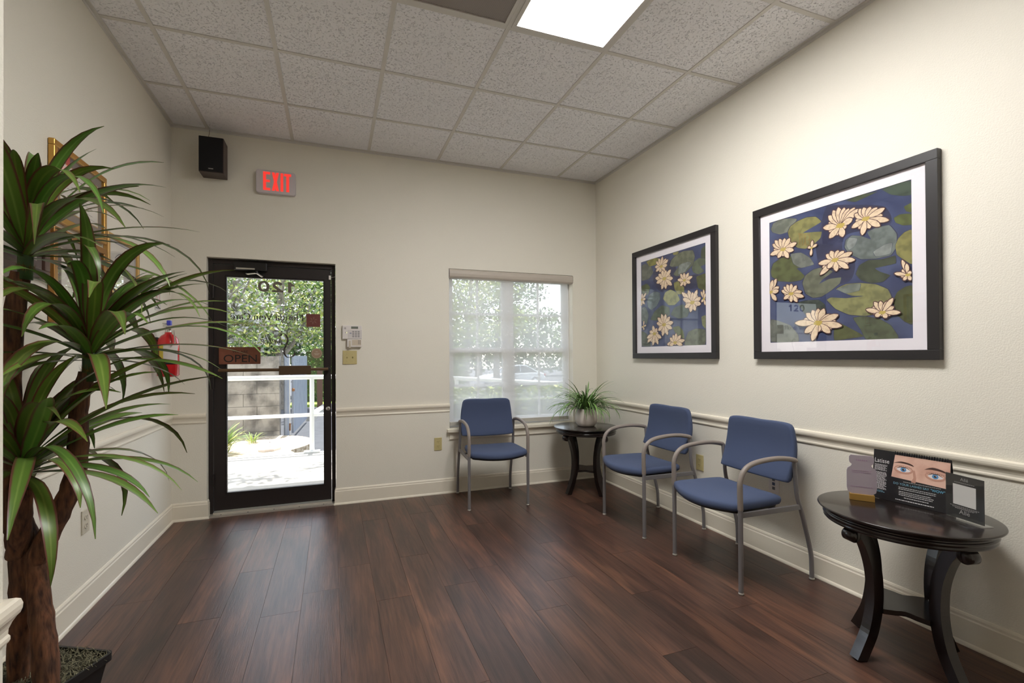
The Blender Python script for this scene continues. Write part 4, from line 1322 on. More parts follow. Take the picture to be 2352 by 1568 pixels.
# ------------------------------------------------------------------ round pedestal tables
def espresso():
    m = mat('espresso_lacquer', (26, 19, 17), 0.2, spec=0.5, coat=0.15, var=((34, 24, 21), 6, 0.4, 0.7))
    return m
M_esp = espresso()
def make_table(loc, az, label):
    t = tag(empty('side_table', loc), label, 'table', 'espresso side tables')
    p = MB()
    p.lathe([(0.0, 0.589), (0.285, 0.589), (0.291, 0.591), (0.294, 0.595), (0.293, 0.599), (0.289, 0.600), (0.0, 0.600)], 72)
    p.build('table_top', M_esp, t)
    p = MB()
    p.lathe([(0.0, 0.589), (0.282, 0.589), (0.276, 0.584), (0.269, 0.578), (0.267, 0.573), (0.271, 0.570), (0.275, 0.566), (0.275, 0.561), (0.271, 0.557), (0.268, 0.555), (0.271, 0.551), (0.272, 0.546), (0.268, 0.541), (0.260, 0.539), (0.0, 0.539)], 72)
    p.build('apron', M_esp, t)
    cl = spline([(0.222, 0.539), (0.196, 0.510), (0.170, 0.460), (0.146, 0.380), (0.137, 0.300), (0.140, 0.215), (0.160, 0.120), (0.196, 0.040), (0.216, 0.0)], 5)
    legs = []
    for k in range(4):
        a = az+math.pi/2*k
        Mx = Matrix.Rotation(a, 4, 'Z')
        inn, out = [], []
        for i, q in enumerate(cl):
            b0 = cl[max(0, i-1)]; b1 = cl[min(len(cl)-1, i+1)]
            dx, dz = b1[0]-b0[0], b1[1]-b0[1]
            L = math.hypot(dx, dz)
            nx, nz = -dz/L, dx/L          # outward
            h = 0.0215
            inn.append((q[0]-nx*h, max(0.0, min(0.5389, q[1]-nz*h))))
            out.append((q[0]+nx*h, max(0.0, min(0.5389, q[1]+nz*h))))
        p = MB()
        n = len(cl)
        vs_, fs_ = [], []
        for w_ in (-0.020, 0.020):
            vs_ += [(q[0], w_, q[1]) for q in inn]+[(q[0], w_, q[1]) for q in out]
        for i in range(n-1):
            fs_ += [(i, i+1, n+i+1, n+i), (2*n+i, 3*n+i, 3*n+i+1, 2*n+i+1), (i, 2*n+i, 2*n+i+1, i+1), (n+i, n+i+1, 3*n+i+1, 3*n+i)]
        fs_ += [(0, n, 3*n, 2*n), (n-1, 2*n+n-1, 4*n-1, 2*n-1)]
        p.add(vs_, fs_, 0, False, Mx)
        leg = p.build('leg', M_esp, t)
        p = MB()
        p.lathe([(0.0, -0.022), (0.024, -0.022), (0.0265, -0.019), (0.0265, 0.019), (0.024, 0.022), (0.0, 0.022)], 28, 0,
                Mx @ Matrix.Translation((0.240, 0, 0.512)) @ Matrix.Rotation(math.pi/2, 4, 'X'))
        p.build('scroll', M_esp, leg)
        p = MB(); p.lathe([(0.0, 0.004), (0.005, 0.003), (0.006, 0.0)], 12, 0, Mx @ Matrix.Translation((0.120, 0.0, 0.218)) @ Matrix.Rotation(-math.pi/2, 4, 'Y'))
        p.build('bolt', M_chrome, leg)
    pts = []
    for k in range(4):
        a = az+math.pi/2*k
        for s in (-1, 1):
            pts.append((0.128*math.cos(a)-s*0.030*math.sin(a), 0.128*math.sin(a)+s*0.030*math.cos(a)))
        a2 = a+math.pi/4
        for da, rr in ((-0.30, 0.102), (-0.15, 0.088), (0, 0.083), (0.15, 0.088), (0.30, 0.102)):
            pts.append((rr*math.cos(a2+da), rr*math.sin(a2+da)))
    p = MB(); p.prism(pts, 0.196, 0.216, 'xy'); p.build('shelf', M_esp, t)
    return t
make_table((3.377, -0.390, 0), math.radians(192), 'round espresso side table in the corner holding the potted spider plant')
make_table((3.410, -2.890, 0), math.radians(167), 'round espresso side table holding the brochure stands')

# ------------------------------------------------------------------ spider plant on the corner table
sp_ = tag(empty('spider_plant', (3.392, -0.372, 0.600)), 'bushy green spider plant in a white ceramic pot', 'potted plant')
M_cer = mat('white_glazed_ceramic', (226, 216, 206), 0.25, var=((204, 192, 180), 5, 0.45, 0.75))
p = MB()
p.lathe([(0.0, 0.0), (0.066, 0.0), (0.078, 0.004), (0.096, 0.030), (0.103, 0.062), (0.100, 0.100), (0.088, 0.140), (0.077, 0.160), (0.074, 0.162), (0.070, 0.160), (0.078, 0.140), (0.0, 0.138)], 48)
p.build('pot', M_cer, sp_)
p = MB(); p.lathe([(0.0, 0.146), (0.074, 0.142)], 24); p.build('soil', mat('dark_potting_soil', (48, 38, 30), 0.95, bump=(90, 0.8)), sp_)
def leaf_material(name, edge, mid, rib):
    m = bpy.data.materials.new(name)
    m.use_nodes = True
    nt = m.node_tree
    b = nt.nodes['Principled BSDF']
    uv = nt.nodes.new('ShaderNodeUVMap')
    sx = nt.nodes.new('ShaderNodeSeparateXYZ')
    nt.links.new(uv.outputs[0], sx.inputs[0])
    r = nt.nodes.new('ShaderNodeValToRGB')
    cr = r.color_ramp
    cr.elements[0].position = 0.0; cr.elements[0].color = lin(edge)
    cr.elements[1].position = 1.0; cr.elements[1].color = lin(edge)
    for pos, c in ((0.07, edge), (0.16, mid), (0.40, mid), (0.50, rib), (0.60, mid), (0.84, mid), (0.93, edge)):
        cr.elements.new(pos).color = lin(c)
    nt.links.new(sx.outputs['X'], r.inputs[0])
    oi = nt.nodes.new('ShaderNodeObjectInfo')
    tint = nt.nodes.new('ShaderNodeVertexColor'); tint.layer_name = 'tint'
    mx = nt.nodes.new('ShaderNodeMix'); mx.data_type = 'RGBA'; mx.blend_type = 'MULTIPLY'
    mx.inputs['Factor'].default_value = 1.0
    nt.links.new(r.outputs[0], mx.inputs['A'])
    nt.links.new(tint.outputs[0], mx.inputs['B'])
    nt.links.new(mx.outputs['Result'], b.inputs['Base Color'])
    b.inputs['Roughness'].default_value = 0.36
    b.inputs['Specular IOR Level'].default_value = 0.45
    b.inputs['Transmission Weight'].default_value = 0.0
    b.inputs['Subsurface Weight'].default_value = 0.0
    return m
M_sleaf = leaf_material('spider_leaf', (92, 128, 70), (104, 142, 76), (176, 196, 136))
M_dleaf = leaf_material('dracaena_leaf', (104, 66, 60), (96, 136, 58), (128, 164, 84))
def leaf(mbv, base, az, e0, droop, length, width, segs=9, tint=(1, 1, 1, 1), power=1.3, twist=0.0, side=0.0, fold=0.18, tipw=0.25):
    """arched strap leaf, 3 vertices across; returns False when it would meet a wall"""
    p = Vector(base)
    ds = length/segs
    vs_, fs_, uv_ = [], [], []
    for i in range(segs+1):
        t = i/segs
        e = e0-droop*t**power
        a = az+side*t
        d = Vector((math.cos(a)*math.cos(e), math.sin(a)*math.cos(e), math.sin(e)))
        s = Vector((-math.sin(a), math.cos(a), 0))
        n = s.cross(d)
        tw = twist*t
        s2 = s*math.cos(tw)+n*math.sin(tw)
        n2 = d.cross(s2)
        prof = (0.50+0.50*min(1.0, t/0.25))*(1-max(0.0, (t-0.55)/0.45)**1.8)
        h = max(0.0012, width*0.5*prof)
        vs_ += [p+s2*h-n2*(-h*fold), p.copy(), p-s2*h+n2*(h*fold)]
        uv_ += [0.0, 0.5, 1.0]
        p = p+d*ds
    b = mbv.add(vs_, [], 0)
    for i in range(segs):
        for k in (0, 1):
            mbv.f.append([b+3*i+k, b+3*i+k+1, b+3*i+k+4, b+3*i+k+3]); mbv.mi.append(0); mbv.sm.append(True)
    for j, u in enumerate(uv_):
        mbv.uv[b+j] = (u, (j//3)/segs)
        mbv.col[b+j] = tint
    return [v for v in mbv.v[b:]]
rs = random.Random(11)
p = MB()
cnt = 0
tries = 0
while cnt < 200 and tries < 2500:
    tries += 1
    az = rs.uniform(0, 2*math.pi)
    rr = 0.055*math.sqrt(rs.random())
    k = rs.random()
    L = rs.uniform(0.22, 0.40)
    g = rs.uniform(0.7, 1.25)
    st = (len(p.v), len(p.f), len(p.mi))
    pts = leaf(p, (rr*math.cos(az), rr*math.sin(az), 0.143), az+rs.uniform(-0.5, 0.5), rs.uniform(0.35, 1.40), rs.uniform(0.9, 2.8), L, rs.uniform(0.010, 0.017), 8, (g, g, g*rs.uniform(0.8, 1.1), 1), 1.25, rs.uniform(-0.5, 0.5), rs.uniform(-0.3, 0.3))
    bad = any(q.x+3.392 > W-0.04 or q.y-0.372 > -0.05 or (q.z < 0.02) for q in pts)
    if bad:
        del p.v[st[0]:]; del p.f[st[1]:]; del p.mi[st[2]:]; del p.sm[st[2]:]
        for i in range(st[0], st[0]+len(pts)): p.uv.pop(i, None); p.col.pop(i, None)
        continue
    cnt += 1
tag(p.build('foliage', M_sleaf, sp_, recalc=False), kind='stuff')

# ------------------------------------------------------------------ tall dracaena in the nook
dr = tag(empty('potted_dracaena', (0.185, -2.190, 0)), 'tall artificial dracaena with several trunks in a square black pot', 'potted plant')
org = Vector((0.185, -2.190, 0))
def bark():
    m = mat('dracaena_bark', (98, 68, 50), 0.9, bump=None)
    nt = m.node_tree
    b = nt.nodes['Principled BSDF']
    tc = nt.nodes.new('ShaderNodeTexCoord')
    mp = nt.nodes.new('ShaderNodeMapping'); mp.inputs['Scale'].default_value = (60, 60, 11)
    nt.links.new(tc.outputs['Object'], mp.inputs[0])
    n = nt.nodes.new('ShaderNodeTexNoise'); n.inputs['Scale'].default_value = 1.4; n.inputs['Detail'].default_value = 6
    nt.links.new(mp.outputs[0], n.inputs['Vector'])
    n2 = nt.nodes.new('ShaderNodeTexNoise'); n2.inputs['Scale'].default_value = 14; n2.inputs['Detail'].default_value = 4
    nt.links.new(tc.outputs['Object'], n2.inputs['Vector'])
    r = nt.nodes.new('ShaderNodeValToRGB')
    r.color_ramp.elements[0].position = 0.3; r.color_ramp.elements[0].color = lin((58, 40, 32))
    r.color_ramp.elements[1].position = 0.7; r.color_ramp.elements[1].color = lin((128, 92, 68))
    nt.links.new(n.outputs['Fac'], r.inputs[0])
    r2b = nt.nodes.new('ShaderNodeValToRGB')
    r2b.color_ramp.elements[0].position = 0.4; r2b.color_ramp.elements[0].color = (0.75, 0.7, 0.68, 1)
    r2b.color_ramp.elements[1].position = 0.68; r2b.color_ramp.elements[1].color = (1.25, 1.0, 0.85, 1)
    nt.links.new(n2.outputs['Fac'], r2b.inputs[0])
    mx = nt.nodes.new('ShaderNodeMix'); mx.data_type = 'RGBA'; mx.blend_type = 'MULTIPLY'; mx.inputs['Factor'].default_value = 1
    nt.links.new(r.outputs[0], mx.inputs['A']); nt.links.new(r2b.outputs[0], mx.inputs['B'])
    nt.links.new(mx.outputs['Result'], b.inputs['Base Color'])
    bp = nt.nodes.new('ShaderNodeBump'); bp.inputs['Strength'].default_value = 0.9; bp.inputs['Distance'].default_value = 0.006
    nt.links.new(n.outputs['Fac'], bp.inputs['Height']); nt.links.new(bp.outputs[0], b.inputs['Normal'])
    return m
M_bark = bark()
def trunk(pts, rad, name='trunk', end=None):
    pts = [Vector(q)-org for q in pts]
    path = spline(pts, 5)
    n = len(path)
    rr = []
    k = len(rad)-1
    for i in range(n):
        t = i/(n-1)*k
        j = min(k-1, int(t))
        rr.append((rad[j]+(rad[j+1]-rad[j])*(t-j))*(1+0.05*math.sin(i*2.3)+0.03*math.sin(i*5.1)))
    mbv = MB(); mbv.tube(path, rr, 16)
    return mbv.build(name, M_bark, dr)
trunk([(0.190, -2.190, 0.17), (0.205, -2.205, 0.36), (0.218, -2.213, 0.535), (0.208, -2.210, 0.68), (0.178, -2.199, 0.76), (0.160, -2.190, 0.90), (0.158, -2.174, 1.08), (0.152, -2.145, 1.35), (0.175, -2.150, 1.545)],
      [0.030, 0.032, 0.038, 0.040, 0.034, 0.030, 0.028, 0.028, 0.026])
trunk([(0.300, -2.265, 0.17), (0.292, -2.262, 0.32), (0.276, -2.252, 0.45), (0.250, -2.225, 0.585), (0.225, -2.212, 0.66)], [0.034, 0.033, 0.030, 0.028, 0.02])
trunk([(0.235, -2.220, 0.56), (0.275, -2.233, 0.645), (0.318, -2.228, 0.755), (0.350, -2.220, 0.85), (0.357, -2.211, 0.965), (0.354, -2.200, 1.096), (0.375, -2.197, 1.205)], [0.028, 0.031, 0.030, 0.030, 0.028, 0.026, 0.023])
trunk([(0.205, -2.225, 0.62), (0.232, -2.262, 0.735), (0.241, -2.274, 0.845)], [0.030, 0.027, 0.026])
# square pot and moss
pc, ps, ang = (0.215, -2.205), 0.160, math.radians(-27)
M_pot = mat('black_nursery_pot', (26, 25, 25), 0.5)
def rot2(a, b, an): return (a*math.cos(an)-b*math.sin(an), a*math.sin(an)+b*math.cos(an))
p = MB()
prof = [(0.74, 0.0), (0.94, 0.185), (1.0, 0.186), (1.0, 0.212), (0.95, 0.212), (0.93, 0.190), (0.0, 0.188)]
sq = rect_outline(-ps, ps, -ps, ps, 0.02, 4)
vs_, fs_ = [], []
for sc, z in prof:
    for a, b in sq:
        q = rot2(a*sc, b*sc, ang)
        vs_.append((pc[0]+q[0]-org.x, pc[1]+q[1]-org.y, z))
n = len(sq)
for i in range(len(prof)-1):
    for j in range(n): fs_.append((i*n+j, i*n+(j+1) % n, (i+1)*n+(j+1) % n, (i+1)*n+j))
fs_.append(tuple(reversed(range(n))))
p.add(vs_, fs_)
p.build('pot', M_pot, dr)
p = MB()
rs = random.Random(3)
for i in range(2600):
    a, b = rs.uniform(-ps*0.96, ps*0.97), rs.uniform(-ps*0.96, ps*0.97)
    q = rot2(a, b, ang)
    z = 0.196+0.020*rs.random()+0.006*math.sin(a*40)*math.cos(b*35)
    L = rs.uniform(0.012, 0.030); an = rs.uniform(0, 6.28); el = rs.uniform(-0.2, 0.5)
    d = Vector((math.cos(an)*math.cos(el), math.sin(an)*math.cos(el), math.sin(el)))*L
    s = Vector((-math.sin(an), math.cos(an), 0.3))*0.0011
    c = Vector((pc[0]+q[0]-org.x, pc[1]+q[1]-org.y, z))
    g = rs.uniform(0.55, 1.25)
    b0 = p.add([c-d*0.5+s, c-d*0.5-s, c+Vector((0, 0, 0.004))-s, c+Vector((0, 0, 0.004))+s, c+d*0.5], [(0, 1, 2, 3), (3, 2, 4)])
    for k in range(5): p.col[b0+k] = (0.20*g, 0.185*g, 0.115*g, 1)
p2 = MB()
def tinted(name, rough=0.8):
    m = bpy.data.materials.new(name)
    m.use_nodes = True
    b = m.node_tree.nodes['Principled BSDF']
    vc = m.node_tree.nodes.new('ShaderNodeVertexColor'); vc.layer_name = 'tint'
    m.node_tree.links.new(vc.outputs[0], b.inputs['Base Color'])
    b.inputs['Roughness'].default_value = rough
    b.inputs['Specular IOR Level'].default_value = 0.3
    return m
M_moss = tinted('dried_moss', 0.95)
tag(p.build('moss', M_moss, dr, recalc=False), kind='stuff')
p = MB(); p.prism([(pc[0]-org.x+rot2(a*0.93, b*0.93, ang)[0], pc[1]-org.y+rot2(a*0.93, b*0.93, ang)[1]) for a, b in sq], 0.190, 0.198, 'xy')
p.build('moss_base', mat('moss_base', (74, 70, 52), 0.95, bump=(120, 1.0), var=((48, 46, 36), 60, 0.4, 0.6)), dr)
rs = random.Random(23)
def crown(base, n, lmin, lmax, seed, wmin=0.032, wmax=0.050):
    """one tuft: sheath, moss ring and arching strap leaves, each leaf its own part"""
    r = random.Random(seed)
    b = Vector(base)
    p = MB()
    p.lathe([(0.0, -0.07), (0.019, -0.07), (0.020, -0.02), (0.020, 0.03), (0.016, 0.085), (0.0, 0.10)], 14, 0, Matrix.Translation(b-org))
    p.build('crown_sheath', mat('green_sheath', (58, 84, 44), 0.45), dr)
    p = MB()
    for i in range(110):
        a = r.uniform(0, 6.28); rr = r.uniform(0.020, 0.033)
        c = b-org+Vector((math.cos(a)*0.022, math.sin(a)*0.022, -0.03+r.uniform(-0.012, 0.012)))
        e = b-org+Vector((math.cos(a)*rr, math.sin(a)*rr, -0.03+r.uniform(-0.022, 0.022)))
        s = Vector((-math.sin(a), math.cos(a), 0))*0.0014
        q0 = p.add([c+s, c-s, e], [(0, 1, 2)])
        g = r.uniform(0.5, 1.2)
        for k in range(3): p.col[q0+k] = (0.17*g, 0.12*g, 0.035*g, 1)
    tag(p.build('moss_ring', M_moss, dr, recalc=False), kind='stuff')
    done, tries, ga = 0, 0, 0
    while done < n and tries < n*12:
        tries += 1
        az = ga*2.39996+r.uniform(-0.25, 0.25); ga += 1
        k = done/n                       # inner leaves stand, outer ones hang
        e0 = math.radians(78-76*k+r.uniform(-9, 9))
        L = r.uniform(lmin, lmax)*(0.80+0.25*math.sin(k*3.0))
        droop = r.uniform(0.7, 1.6)*(1.15-0.35*k)
        if r.random() < 0.25: droop = r.uniform(1.7, 2.5)
        g = r.uniform(0.65, 1.15)
        yl = r.uniform(0.9, 1.35)
        m_ = MB()
        st = b+Vector((math.cos(az)*0.012, math.sin(az)*0.012, 0.085*(1-k)*0.9+0.0))
        pts = leaf(m_, st, az, e0, droop, L, r.uniform(wmin, wmax), 12, (g*yl, g, g*0.9, 1), r.uniform(1.2, 1.9), r.uniform(-0.6, 0.6), r.uniform(-0.35, 0.35), 0.22)
        if any(q.x < 0.035 or q.y < NOOK_Y+0.03 or (q.x < NOOK_X+0.03 and q.y < NOOK_Y+0.03) or q.z < 0.25 for q in pts): continue
        # keep the view past the wall corner free: no leaf reaches the camera
        if any((q-CAM).length < 0.9 for q in pts): continue
        for v in m_.v: v -= org
        m_.build('leaf', M_dleaf, dr, recalc=False)
        done += 1
crown((0.190, -2.156, 1.590), 46, 0.42, 0.66, 5)
crown((0.383, -2.199, 1.245), 62, 0.40, 0.62, 14)
crown((0.243, -2.277, 0.885), 46, 0.38, 0.60, 31)

# ------------------------------------------------------------------ things on the brochure table
ZT = 0.6005
# bottle-shaped lilac sign on a gold block
yaw_b = math.atan2(-2.779+2.713, 3.413-3.358)
bs = tag(empty('bottle_sign', (3.398, -2.738, ZT), yaw_b), 'lilac acrylic sign cut like a bottle on a gold block', 'sign')
p = MB(); p.box(-0.044, 0.044, -0.014, 0.014, 0.0, 0.028); p.build('base_block', mat('satin_gold_block', (176, 138, 72), 0.35, metal=0.35), bs, bevel=0.001)
p = MB()
prof = [(-0.036, 0.028), (0.036, 0.028), (0.050, 0.038), (0.053, 0.055), (0.053, 0.128), (0.050, 0.140), (0.038, 0.150), (0.034, 0.158), (0.042, 0.166), (0.044, 0.174), (0.044, 0.192), (0.038, 0.200),
        (-0.038, 0.200), (-0.044, 0.192), (-0.044, 0.174), (-0.042, 0.166), (-0.034, 0.158), (-0.038, 0.150), (-0.050, 0.140), (-0.053, 0.128), (-0.053, 0.055), (-0.050, 0.038)]
def frosted():
    m = mat('frosted_lilac_acrylic', (176, 163, 174), 0.3)
    b = m.node_tree.nodes['Principled BSDF']
    b.inputs['Alpha'].default_value = 0.78
    return m
p.prism(prof, -0.003, 0.003, 'xz'); p.build('panel', frosted(), bs)
M_lil = mat('mauve_print', (150, 122, 148), 0.6)
p = MB()
pl = lambda a, b: (a, -0.0034, b)
for k in range(6): p.box(-0.020+0.0072*k, -0.0155+0.0072*k, -0.0036, -0.0032, 0.176, 0.181)
for zz, w_ in ((0.132, 0.072), (0.124, 0.068), (0.060, 0.078)):
    for k in range(9): p.box(-w_/2+w_/9*k, -w_/2+w_/9*(k+0.8), -0.0036, -0.0032, zz-0.0014, zz+0.0014)
p.build('print', M_lil, bs)
# easel calendar
yaw_c = math.atan2(-2.972+2.728, 3.532-3.503)
cal = tag(empty('easel_calendar', (3.520, -2.850, ZT), yaw_c), 'black spiral easel flip chart showing a pair of blue eyes', 'flip chart')
tilt = math.radians(-7)
Mt = Matrix.Translation((0, -0.006, 0)) @ Matrix.Rotation(tilt, 4, 'X')
cw, ch = 0.134, 0.218
M_card = mat('black_glossy_card', (34, 33, 36), 0.3)
p = MB(); p.box(-cw, cw, -0.002, 0.0, 0, ch, 0, Mt); p.build('front_board', M_card, cal)
p = MB(); p.box(-cw, cw, 0.0, 0.002, 0, ch, 0, Matrix.Translation((0, 0.058, 0)) @ Matrix.Rotation(math.radians(9.5), 4, 'X')); p.build('rear_board', M_card, cal)
p = MB()
for k in range(22):
    x = -0.055+0.185*k/22
    p.tube([Mt @ Vector((x, -0.004, ch-0.012)), Mt @ Vector((x, -0.006, ch-0.003)), Mt @ Vector((x, 0.002, ch+0.003)), Mt @ Vector((x, 0.008, ch-0.006))], 0.0012, 5)
p.build('spiral_binding', M_black, cal)
def face_card(a, b): return Mt @ Vector((a, -0.0024, b))
p = MB()
M_skin = mat('warm_skin_print', (222, 182, 164), 0.35, var=((196, 146, 128), 16, 0.45, 0.75))
M_skin2 = mat('rosy_skin_print', (194, 146, 128), 0.35)
M_brow = mat('brown_brow_print', (74, 50, 46), 0.35)
M_eyew = mat('eye_white_print', (226, 220, 222), 0.35)
M_iris = mat('blue_iris_print', (88, 142, 190), 0.35)
xs0, xs1, zs0, zs1 = -0.064, 0.132, 0.098, 0.206
p.add([face_card(xs0, zs0+0.010), face_card(xs1, zs0), face_card(xs1, zs1), face_card(xs0+0.01, zs1)], [(0, 1, 2, 3)], 0)
kz = [0]
def flat(pts, m):
    kz[0] += 1
    poly_fan(p, pts, lambda a, b, l: Mt @ Vector((a, -0.0024-l, b)), m, kz[0]*0.00003)
def ell(cx, cz, rx, rz, n=20): return [(cx+rx*math.cos(2*math.pi*i/n), cz+rz*math.sin(2*math.pi*i/n)) for i in range(n)]
flat([(0.006, 0.098), (0.014, 0.118), (0.010, 0.150), (0.018, 0.150), (0.024, 0.118), (0.022, 0.098)], 1)
for sx, ex_, ez in ((1, -0.022, 0.146), (-1, 0.086, 0.140)):
    flat(ell(ex_, ez, 0.034, 0.019), 1)
    flat(ell(ex_, ez+0.002, 0.029, 0.013), 0)
    flat(smooth_closed([(ex_-0.024, ez), (ex_-0.008, ez+0.010), (ex_+0.010, ez+0.009), (ex_+0.025, ez-0.002), (ex_+0.008, ez-0.009), (ex_-0.010, ez-0.009)], 4), 3)
    flat(ell(ex_, ez, 0.0105, 0.0098), 4)
    flat(ell(ex_, ez, 0.0045, 0.0045), 2)
    flat(ell(ex_+0.003, ez+0.003, 0.0016, 0.0016), 3)
    flat([(ex_-0.027, ez+0.001), (ex_-0.012, ez+0.012), (ex_+0.010, ez+0.012), (ex_+0.027, ez-0.001), (ex_+0.010, ez+0.0085), (ex_-0.010, ez+0.0085)], 2)
    for k in range(9):
        x0_ = ex_-0.024*sx+0.006*k*sx if False else ex_-0.024+0.006*k
        flat([(x0_-0.0008, ez+0.008), (x0_+0.0008, ez+0.008), (x0_+(k-4)*0.0018, ez+0.019-abs(k-4)*0.0012)], 2)
    flat(smooth_closed([(ex_-0.038 if sx > 0 else ex_-0.036, ez+0.022), (ex_-0.010, ez+0.036 if sx < 0 else ez+0.034), (ex_+0.024, ez+0.030), (ex_+0.036, ez+0.020), (ex_+0.010, ez+0.026), (ex_-0.020, ez+0.027)], 4), 2)
p.build('photo_print', [M_skin, M_skin2, M_brow, M_eyew, M_iris], cal, recalc=False)
M_blu = mat('pale_blue_print', (120, 168, 190), 0.5)
M_wht = mat('white_print', (214, 212, 212), 0.5)
p = MB(); write(p, 'DO YOUR LASHES SAY', face_card, -0.055, 0.068, 0.078, 0.087); p.build('heading_print', M_blu, cal, recalc=False)
p = MB(); write(p, '"WOW"', face_card, 0.073, 0.119, 0.076, 0.087); p.build('heading_print', mat('bright_blue_print', (110, 180, 214), 0.5), cal, recalc=False)
p = MB()
write(p, 'Latisse', face_card, -0.128, -0.074, 0.161, 0.180)
def lines(z0, n, dz, a0, a1, m=0, th=0.0011, jit=0.2):
    r = random.Random(int(z0*1e4))
    for k in range(n):
        x = a0
        e = a1-(a1-a0)*jit*r.random()
        while x < e:
            w_ = r.uniform(0.003, 0.009)
            vv = [face_card(x, z0-dz*k-th), face_card(min(e, x+w_), z0-dz*k-th), face_card(min(e, x+w_), z0-dz*k+th), face_card(x, z0-dz*k+th)]
            p.add(vv, [(0, 1, 2, 3)], m)
            x += w_+0.0015
lines(0.152, 2, 0.005, -0.128, -0.076)
lines(0.142, 4, 0.0048, -0.128, -0.080)
lines(0.118, 17, 0.0046, -0.128, -0.080)
lines(0.036, 2, 0.0046, -0.128, -0.084, 1)
lines(0.068, 2, 0.007, -0.036, 0.100, 0, 0.0011, 0.1)
lines(0.050, 3, 0.007, -0.034, 0.096, 0, 0.0011, 0.2)
lines(0.026, 1, 0.007, -0.015, 0.070, 0, 0.0013, 0.1)
lines(0.014, 1, 0.007, -0.045, 0.092, 0, 0.0016, 0.05)
lines(0.094, 1, 0.004, -0.020, 0.110, 0, 0.0008, 0.1)
p.build('text_print', [M_wht, M_blu], cal, recalc=False)
# acrylic stand with black card
yaw_s = math.atan2(-3.119+2.986, 3.474-3.510)
stn = tag(empty('acrylic_card_stand', (3.488, -3.052, ZT), yaw_s), 'clear acrylic stand holding a black card with a white square', 'card stand')
M_acr = glassy('clear_acrylic', (0.985, 0.99, 0.99), 0.035)
p = MB(); p.box(-0.072, 0.072, -0.052, 0.034, 0.0, 0.003); p.box(-0.072, 0.072, -0.054, -0.052, 0.0, 0.006)
p.build('foot', M_acr, stn)
p = MB(); p.box(-0.069, 0.069, -0.0035, -0.0020, 0.003, 0.176); p.box(-0.069, 0.069, 0.0015, 0.0030, 0.003, 0.176); p.build('sleeve', M_acr, stn)
p = MB(); p.box(-0.0680, 0.0680, -0.0012, 0.0008, 0.006, 0.175); p.build('card', mat('matt_black_card', (34, 33, 33), 0.5), stn)
p = MB()
pc_ = lambda a, b: (a, -0.0015, b)
p.add([pc_(-0.041, 0.058), pc_(0.041, 0.058), pc_(0.041, 0.138), pc_(-0.041, 0.138)], [(0, 1, 2, 3)])
p.build('white_square', mat('white_square_print', (214, 210, 206), 0.5), stn, recalc=False)
p = MB()
def alle(x0, x1, z0, z1):
    write(p, 'Alle', pc_, x0, x1, z0, z1)
    w_ = (x1-x0)
    p.add([pc_(x1-w_*0.22, z1-(z1-z0)*0.12), pc_(x1-w_*0.02, z1-(z1-z0)*0.12), pc_(x1-w_*0.02, z1-(z1-z0)*0.03), pc_(x1-w_*0.22, z1-(z1-z0)*0.03)], [(0, 1, 2, 3)])
alle(-0.014, 0.014, 0.154, 0.166)
alle(-0.019, 0.019, 0.024, 0.040)
for zz, a0, a1 in ((0.146, -0.036, 0.036), (0.052, -0.052, 0.052), (0.0475, -0.044, 0.044), (0.0435, -0.034, 0.034)):
    x = a0
    while x < a1:
        p.add([pc_(x, zz-0.0009), pc_(min(a1, x+0.006), zz-0.0009), pc_(min(a1, x+0.006), zz+0.0009), pc_(x, zz+0.0009)], [(0, 1, 2, 3)]); x += 0.0075
p.build('print', mat('grey_white_print', (176, 172, 170), 0.5), stn, recalc=False)
# ------------------------------------------------------------------ outside the door and window
M_conc = mat('pale_concrete', (178, 174, 166), 0.85, bump=(60, 0.3), var=((160, 156, 148), 3, 0.4, 0.7))
M_asph = mat('grey_asphalt', (72, 74, 80), 0.9, bump=(120, 0.5), var=((60, 62, 68), 8, 0.4, 0.7))
mb = MB()
NX, NY = 14, 20
gv, gf = [], []
for j in range(NY+1):
    for i in range(NX+1):
        x = -30+90*i/NX; y = 0.15+70*(j/NY)**1.6
        z = -0.13-0.75*max(0.0, min(1.0, (y-9)/14.0))*max(0.0, min(1.0, (x+1)/5.0))
        gv.append((x, y, z))
for j in range(NY):
    for i in range(NX):
        a = j*(NX+1)+i
        gf.append((a, a+1, a+NX+2, a+NX+1))
mb.add(gv, gf)
tag(mb.build('asphalt_ground', M_asph), 'grey asphalt drive beyond the landing', kind='structure')
mb = MB()
mb.box(-3.0, 2.05, 0.15, 1.30, -0.14, -0.012)
mb.box(-3.0, 2.05, 1.306, 2.50, -0.14, -0.012)
tag(mb.build('entrance_landing', M_conc), 'sunlit pale concrete landing outside the door', kind='structure')
mb = MB()
mb.add([(2.06, 1.50, -0.012), (2.06, 2.62, -0.012), (7.5, 2.62, -0.40), (7.5, 1.50, -0.40), (2.06, 1.50, -0.3), (2.06, 2.62, -0.3), (7.5, 2.62, -0.6), (7.5, 1.50, -0.6)],
       [(0, 3, 2, 1), (4, 5, 6, 7), (0, 1, 5, 4), (1, 2, 6, 5), (2, 3, 7, 6), (3, 0, 4, 7)])
tag(mb.build('ramp', M_conc), 'concrete ramp running down past the window', kind='structure')
mb = MB(); mb.box(-3.5, 8, 0.15, 1.68, 2.90, 3.10)
tag(mb.build('eave', mat('white_soffit', (226, 224, 218), 0.7)), 'overhanging eave outside above the door and window', kind='structure')
mb = MB()
pts_ = smooth_closed([(-2.9, 2.50), (-2.9, 4.3), (-1.0, 4.3), (0.2, 4.25), (0.75, 3.9), (0.85, 3.3), (0.62, 2.85), (0.35, 2.50)], 5)
mb.prism(pts_, -0.2, -0.035, 'xy')
